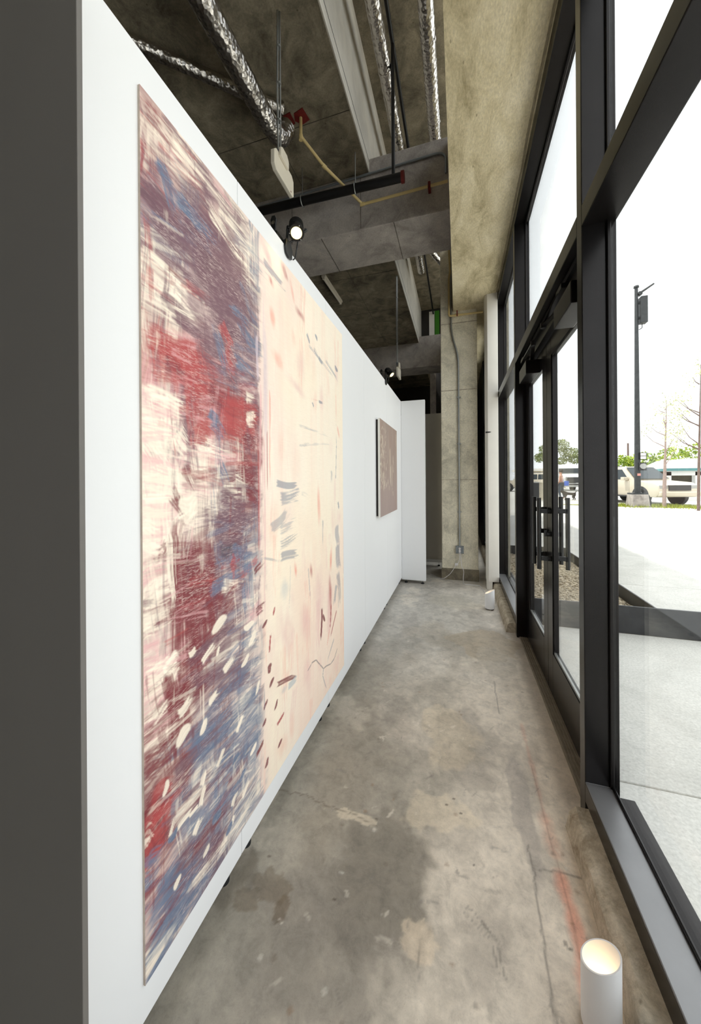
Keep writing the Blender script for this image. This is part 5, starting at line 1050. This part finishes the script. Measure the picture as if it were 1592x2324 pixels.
# ---- trees
def foliage(n, c, rad, leaf, seed, shell=0.5):
    g = np.random.default_rng(seed); d = g.normal(size=(n, 3)); d /= np.linalg.norm(d, axis=1)[:, None]
    p = np.array(c) + d * np.array(rad) * (shell + (1 - shell) * g.random((n, 1)) ** .5)
    a = g.normal(size=(n, 3)); a /= np.linalg.norm(a, axis=1)[:, None]; b = np.cross(a, g.normal(size=(n, 3))); b /= np.linalg.norm(b, axis=1)[:, None]
    s_ = leaf * g.uniform(.6, 1.4, (n, 1)); a = a * s_; b = b * s_ * .55
    return np.stack([p - a, p + b, p + a, p - b], 1).reshape(-1, 3)
def tree(name, label, base, trunk, blobs, mat, leaf, seed, bark='bark', branches=()):
    r = thing(name, label, 'tree', base)
    MB().tube([tuple(p) for p in trunk[0]], trunk[1], 10).build('trunk', bark, r, smooth=True)
    for pts, rad in branches: MB().tube(pts, rad, 7).build('branch', bark, r, smooth=True)
    V_ = np.concatenate([foliage(n, c, rad, leaf, seed + k, sh) for k, (n, c, rad, sh) in enumerate(blobs)]) - np.array(base)
    o = bpy.data.objects.new('foliage', np_mesh('foliage', V_, np.arange(len(V_)).reshape(-1, 4), mat)); COL.objects.link(o); o.parent = r
    return r
tree('olive_tree', 'broad olive green tree behind the white truck', (13.9, 62, .2), ([(13.9, 62, .2), (14.0, 62, 3.2), (14.3, 62, 5.2)], [.3, .24, .1]),
     [(900, (14.9, 62, 6.6), (1.7, 1.5, 1.1), .3), (800, (16.6, 62, 5.4), (1.5, 1.3, .9), .3), (600, (13.2, 62, 5.9), (1.1, 1.2, 1.0), .3), (500, (17.2, 62, 4.4), (1.2, 1, .7), .3), (450, (12.4, 62, 4.8), (.9, 1, .8), .3), (400, (15.2, 62, 4.2), (1.2, 1, .6), .3)], 'leaf_olive', .13, 1)
tree('lime_bush', 'lime green bushy tree behind the champagne car', (11.4, 30, .2), ([(11.4, 30, .2), (11.4, 30, 1.6)], [.12, .08]),
     [(700, (11.2, 30, 2.3), (1.1, 1, .8), .4), (700, (12.5, 30, 2.5), (1.1, 1, .8), .4), (400, (13.2, 30, 2.0), (.8, .9, .7), .4)], 'leaf_lime', .11, 11)
def sparse(label, x, y, h, seed, bark, rad, n):
    g = random.Random(seed); tr = [(x, y, .2), (x + .02, y, h * .3), (x + .05, y, h * .55), (x + .1, y, h)]
    br = []; bl = []
    for k in range(8):
        z = h * g.uniform(.42, .92); a = g.uniform(0, 6.28); L = (1.15 - z / h) * g.uniform(.8, 1.4)
        e = (x + .05 + L * math.cos(a), y + L * math.sin(a), z + L * .9); br.append(([(x + .05, y, z), ((x + e[0]) / 2, (y + e[1]) / 2, z + L * .35), e], [.022, .014, .006])); bl.append((n, e, (.34, .34, .36), .05))
    bl.append((n, (x + .1, y, h), (.2, .2, .5), .1))
    tree('young_tree', label, (x, y, .2), (tr, rad), bl, 'leaf_pale', .035, seed, bark, br)
sparse('young bare tree with thick pale trunk right of the lamp post', 8.06, 17.5, 4.6, 31, 'palebark', [.068, .06, .035, .008], 45)
sparse('young sparse tree with thin dark trunk at the right window edge', 8.45, 16.1, 5.6, 47, 'bark', [.045, .04, .03, .008], 80)
tree('lime_bush', 'lime bush behind the young tree at the right edge', (12.6, 24, .2), ([(14.2, 28.5, .2), (14.2, 28.5, 1.6)], [.1, .06]), [(500, (13.6, 28.5, 2.7), (.9, .8, .8), .4), (500, (15.2, 28.5, 2.9), (1.1, .8, .9), .4)], 'leaf_lime', .10, 21)
MB().cyl((23.4, 60, .2), (23.4, 60, 6.5), .16, .11, 10).build('utility_pole', 'bark', label='thin dark utility pole sticking up behind the lime bush', cat='pole')

# ---- person and dog
def skinned(name, parent, verts, edges, radii, mat, root=0, sub=1):
    me = bpy.data.meshes.new(name); me.from_pydata(verts, edges, []); me.update()
    o = bpy.data.objects.new(name, me); COL.objects.link(o); o.parent = parent
    md = o.modifiers.new('skin', 'SKIN'); md.use_smooth_shade = True
    sv = me.skin_vertices[0].data if me.skin_vertices else None
    if sv is None:
        bm = bmesh.new(); bm.from_mesh(me); bm.verts.layers.skin.verify(); bm.to_mesh(me); bm.free(); sv = me.skin_vertices[0].data
    for i, r in enumerate(radii): sv[i].radius = (r, r) if not isinstance(r, tuple) else r; sv[i].use_root = (i == root)
    sd = o.modifiers.new('smooth', 'SUBSURF'); sd.levels = sub; sd.render_levels = sub
    me.materials.append(MAT[mat]); return o
MAT['skin'] = M('skin', (188, 140, 116), 0.6, var=.05); MAT['jeans'] = M('dark_jeans', (60, 72, 88), 0.8); MAT['hair'] = M('dark_hair', (44, 34, 28), 0.6)
MAT['top'] = M('pink_top', (226, 184, 172), 0.8); MAT['dogfur'] = M('dark_brown_fur', (52, 44, 38), 0.9, var=.4, vscale=20)
ps = thing('person', 'person in pale pink top and jeans with a blue bag walking the dog', 'person', (5.83, 23.6, .2), 2.6)
V_ = [(0,0,.92),(0,0,1.12),(0,0,1.36),(0,0,1.47),(.01,0,1.56),(.02,0,1.66), (.0,.10,.88),(.06,.10,.50),(0,.10,.09),(.12,.11,.04), (.0,-.10,.88),(-.05,-.10,.50),(-.14,-.10,.10),(-.03,-.11,.04),
      (0,.17,1.38),(-.02,.22,1.12),(.10,.23,.90), (0,-.17,1.38),(.03,-.22,1.12),(.16,-.21,.94), (.15,.23,.82), (.21,-.21,.87)]
E_ = [(0,1),(1,2),(2,3),(3,4),(4,5),(0,6),(6,7),(7,8),(8,9),(0,10),(10,11),(11,12),(12,13),(2,14),(14,15),(15,16),(2,17),(17,18),(18,19),(16,20),(19,21)]
R_ = [.13,.12,.13,.055,.085,.09,.085,.06,.042,.035,.085,.06,.042,.035,.055,.042,.03,.055,.042,.03,.034,.034]
for (h, sgn) in ((20, 1), (21, -1)):
    bx, by, bz = V_[h]
    for k, L in enumerate((.05, .075, .082, .076, .06)):
        i = len(V_); off = (k - 2) * .017
        if k == 0: V_ += [(bx + .03, by - sgn * .012, bz + .01), (bx + .055, by - sgn * .016, bz - .02)]
        else: V_ += [(bx + .02 + off * .6, by, bz - .04), (bx + .025 + off, by - sgn * .012, bz - .035 - L * .6)]
        E_ += [(h, i), (i, i + 1)]; R_ += [.010, .008]
skinned('body', ps, V_, E_, R_, 'skin')
skinned('jeans', ps, [V_[0], V_[6], V_[7], V_[8], V_[10], V_[11], V_[12]], [(0,1),(1,2),(2,3),(0,4),(4,5),(5,6)], [.145,.10,.076,.058,.10,.076,.058], 'jeans')
skinned('top', ps, [(0,0,.96), V_[1], V_[2], (0,.14,1.37), (0,-.14,1.37)], [(0,1),(1,2),(2,3),(2,4)], [.138,.132,.142,.068,.068], 'top')
MB().sphere((-.015, 0, 1.68), .108, 14, 10, (1, .95, 1.05)).build('hair', 'hair', ps, smooth=True, local=True)
MB().box(-.40, -.20, -.12, .12, .80, 1.08).build('bag', 'blue', ps, bevel=.03, local=True)
for y in (-.035, .035): MB().sphere((.098, y, 1.655), .011, 8, 6).build('eye', 'black', ps, local=True)
MB().sphere((.112, 0, 1.625), .016, 8, 6).build('nose', 'skin', ps, local=True)
MB().box(.098, .106, -.025, .025, 1.583, 1.591).build('mouth', 'red', ps, local=True)
dg = thing('dog', 'small dark dog walking on the lot in front of the truck', 'dog', (5.95, 22.4, .2), math.pi + .1)
V_ = [(-.22,0,.36),(0,0,.37),(.20,0,.39),(.30,0,.46),(.38,0,.50),(.48,0,.47), (-.24,.07,.28),(-.20,.07,.18),(-.27,.07,.10),(-.24,.07,.015), (-.24,-.07,.28),(-.17,-.07,.18),(-.25,-.07,.10),(-.19,-.07,.015),
      (.21,.07,.26),(.23,.07,.13),(.26,.07,.015), (.21,-.07,.26),(.17,-.07,.14),(.13,-.07,.03), (-.30,0,.42),(-.36,0,.52), (.37,.05,.55),(.38,.07,.48), (.37,-.05,.55),(.38,-.07,.48)]
E_ = [(0,1),(1,2),(2,3),(3,4),(4,5),(0,6),(6,7),(7,8),(8,9),(0,10),(10,11),(11,12),(12,13),(2,14),(14,15),(15,16),(2,17),(17,18),(18,19),(0,20),(20,21),(4,22),(22,23),(4,24),(24,25)]
skinned('body', dg, V_, E_, [.09,.085,.11,.07,.075,.035,.06,.04,.026,.024,.06,.04,.026,.024,.05,.032,.026,.05,.032,.026,.025,.018,.03,.02,.03,.02], 'dogfur', 1)
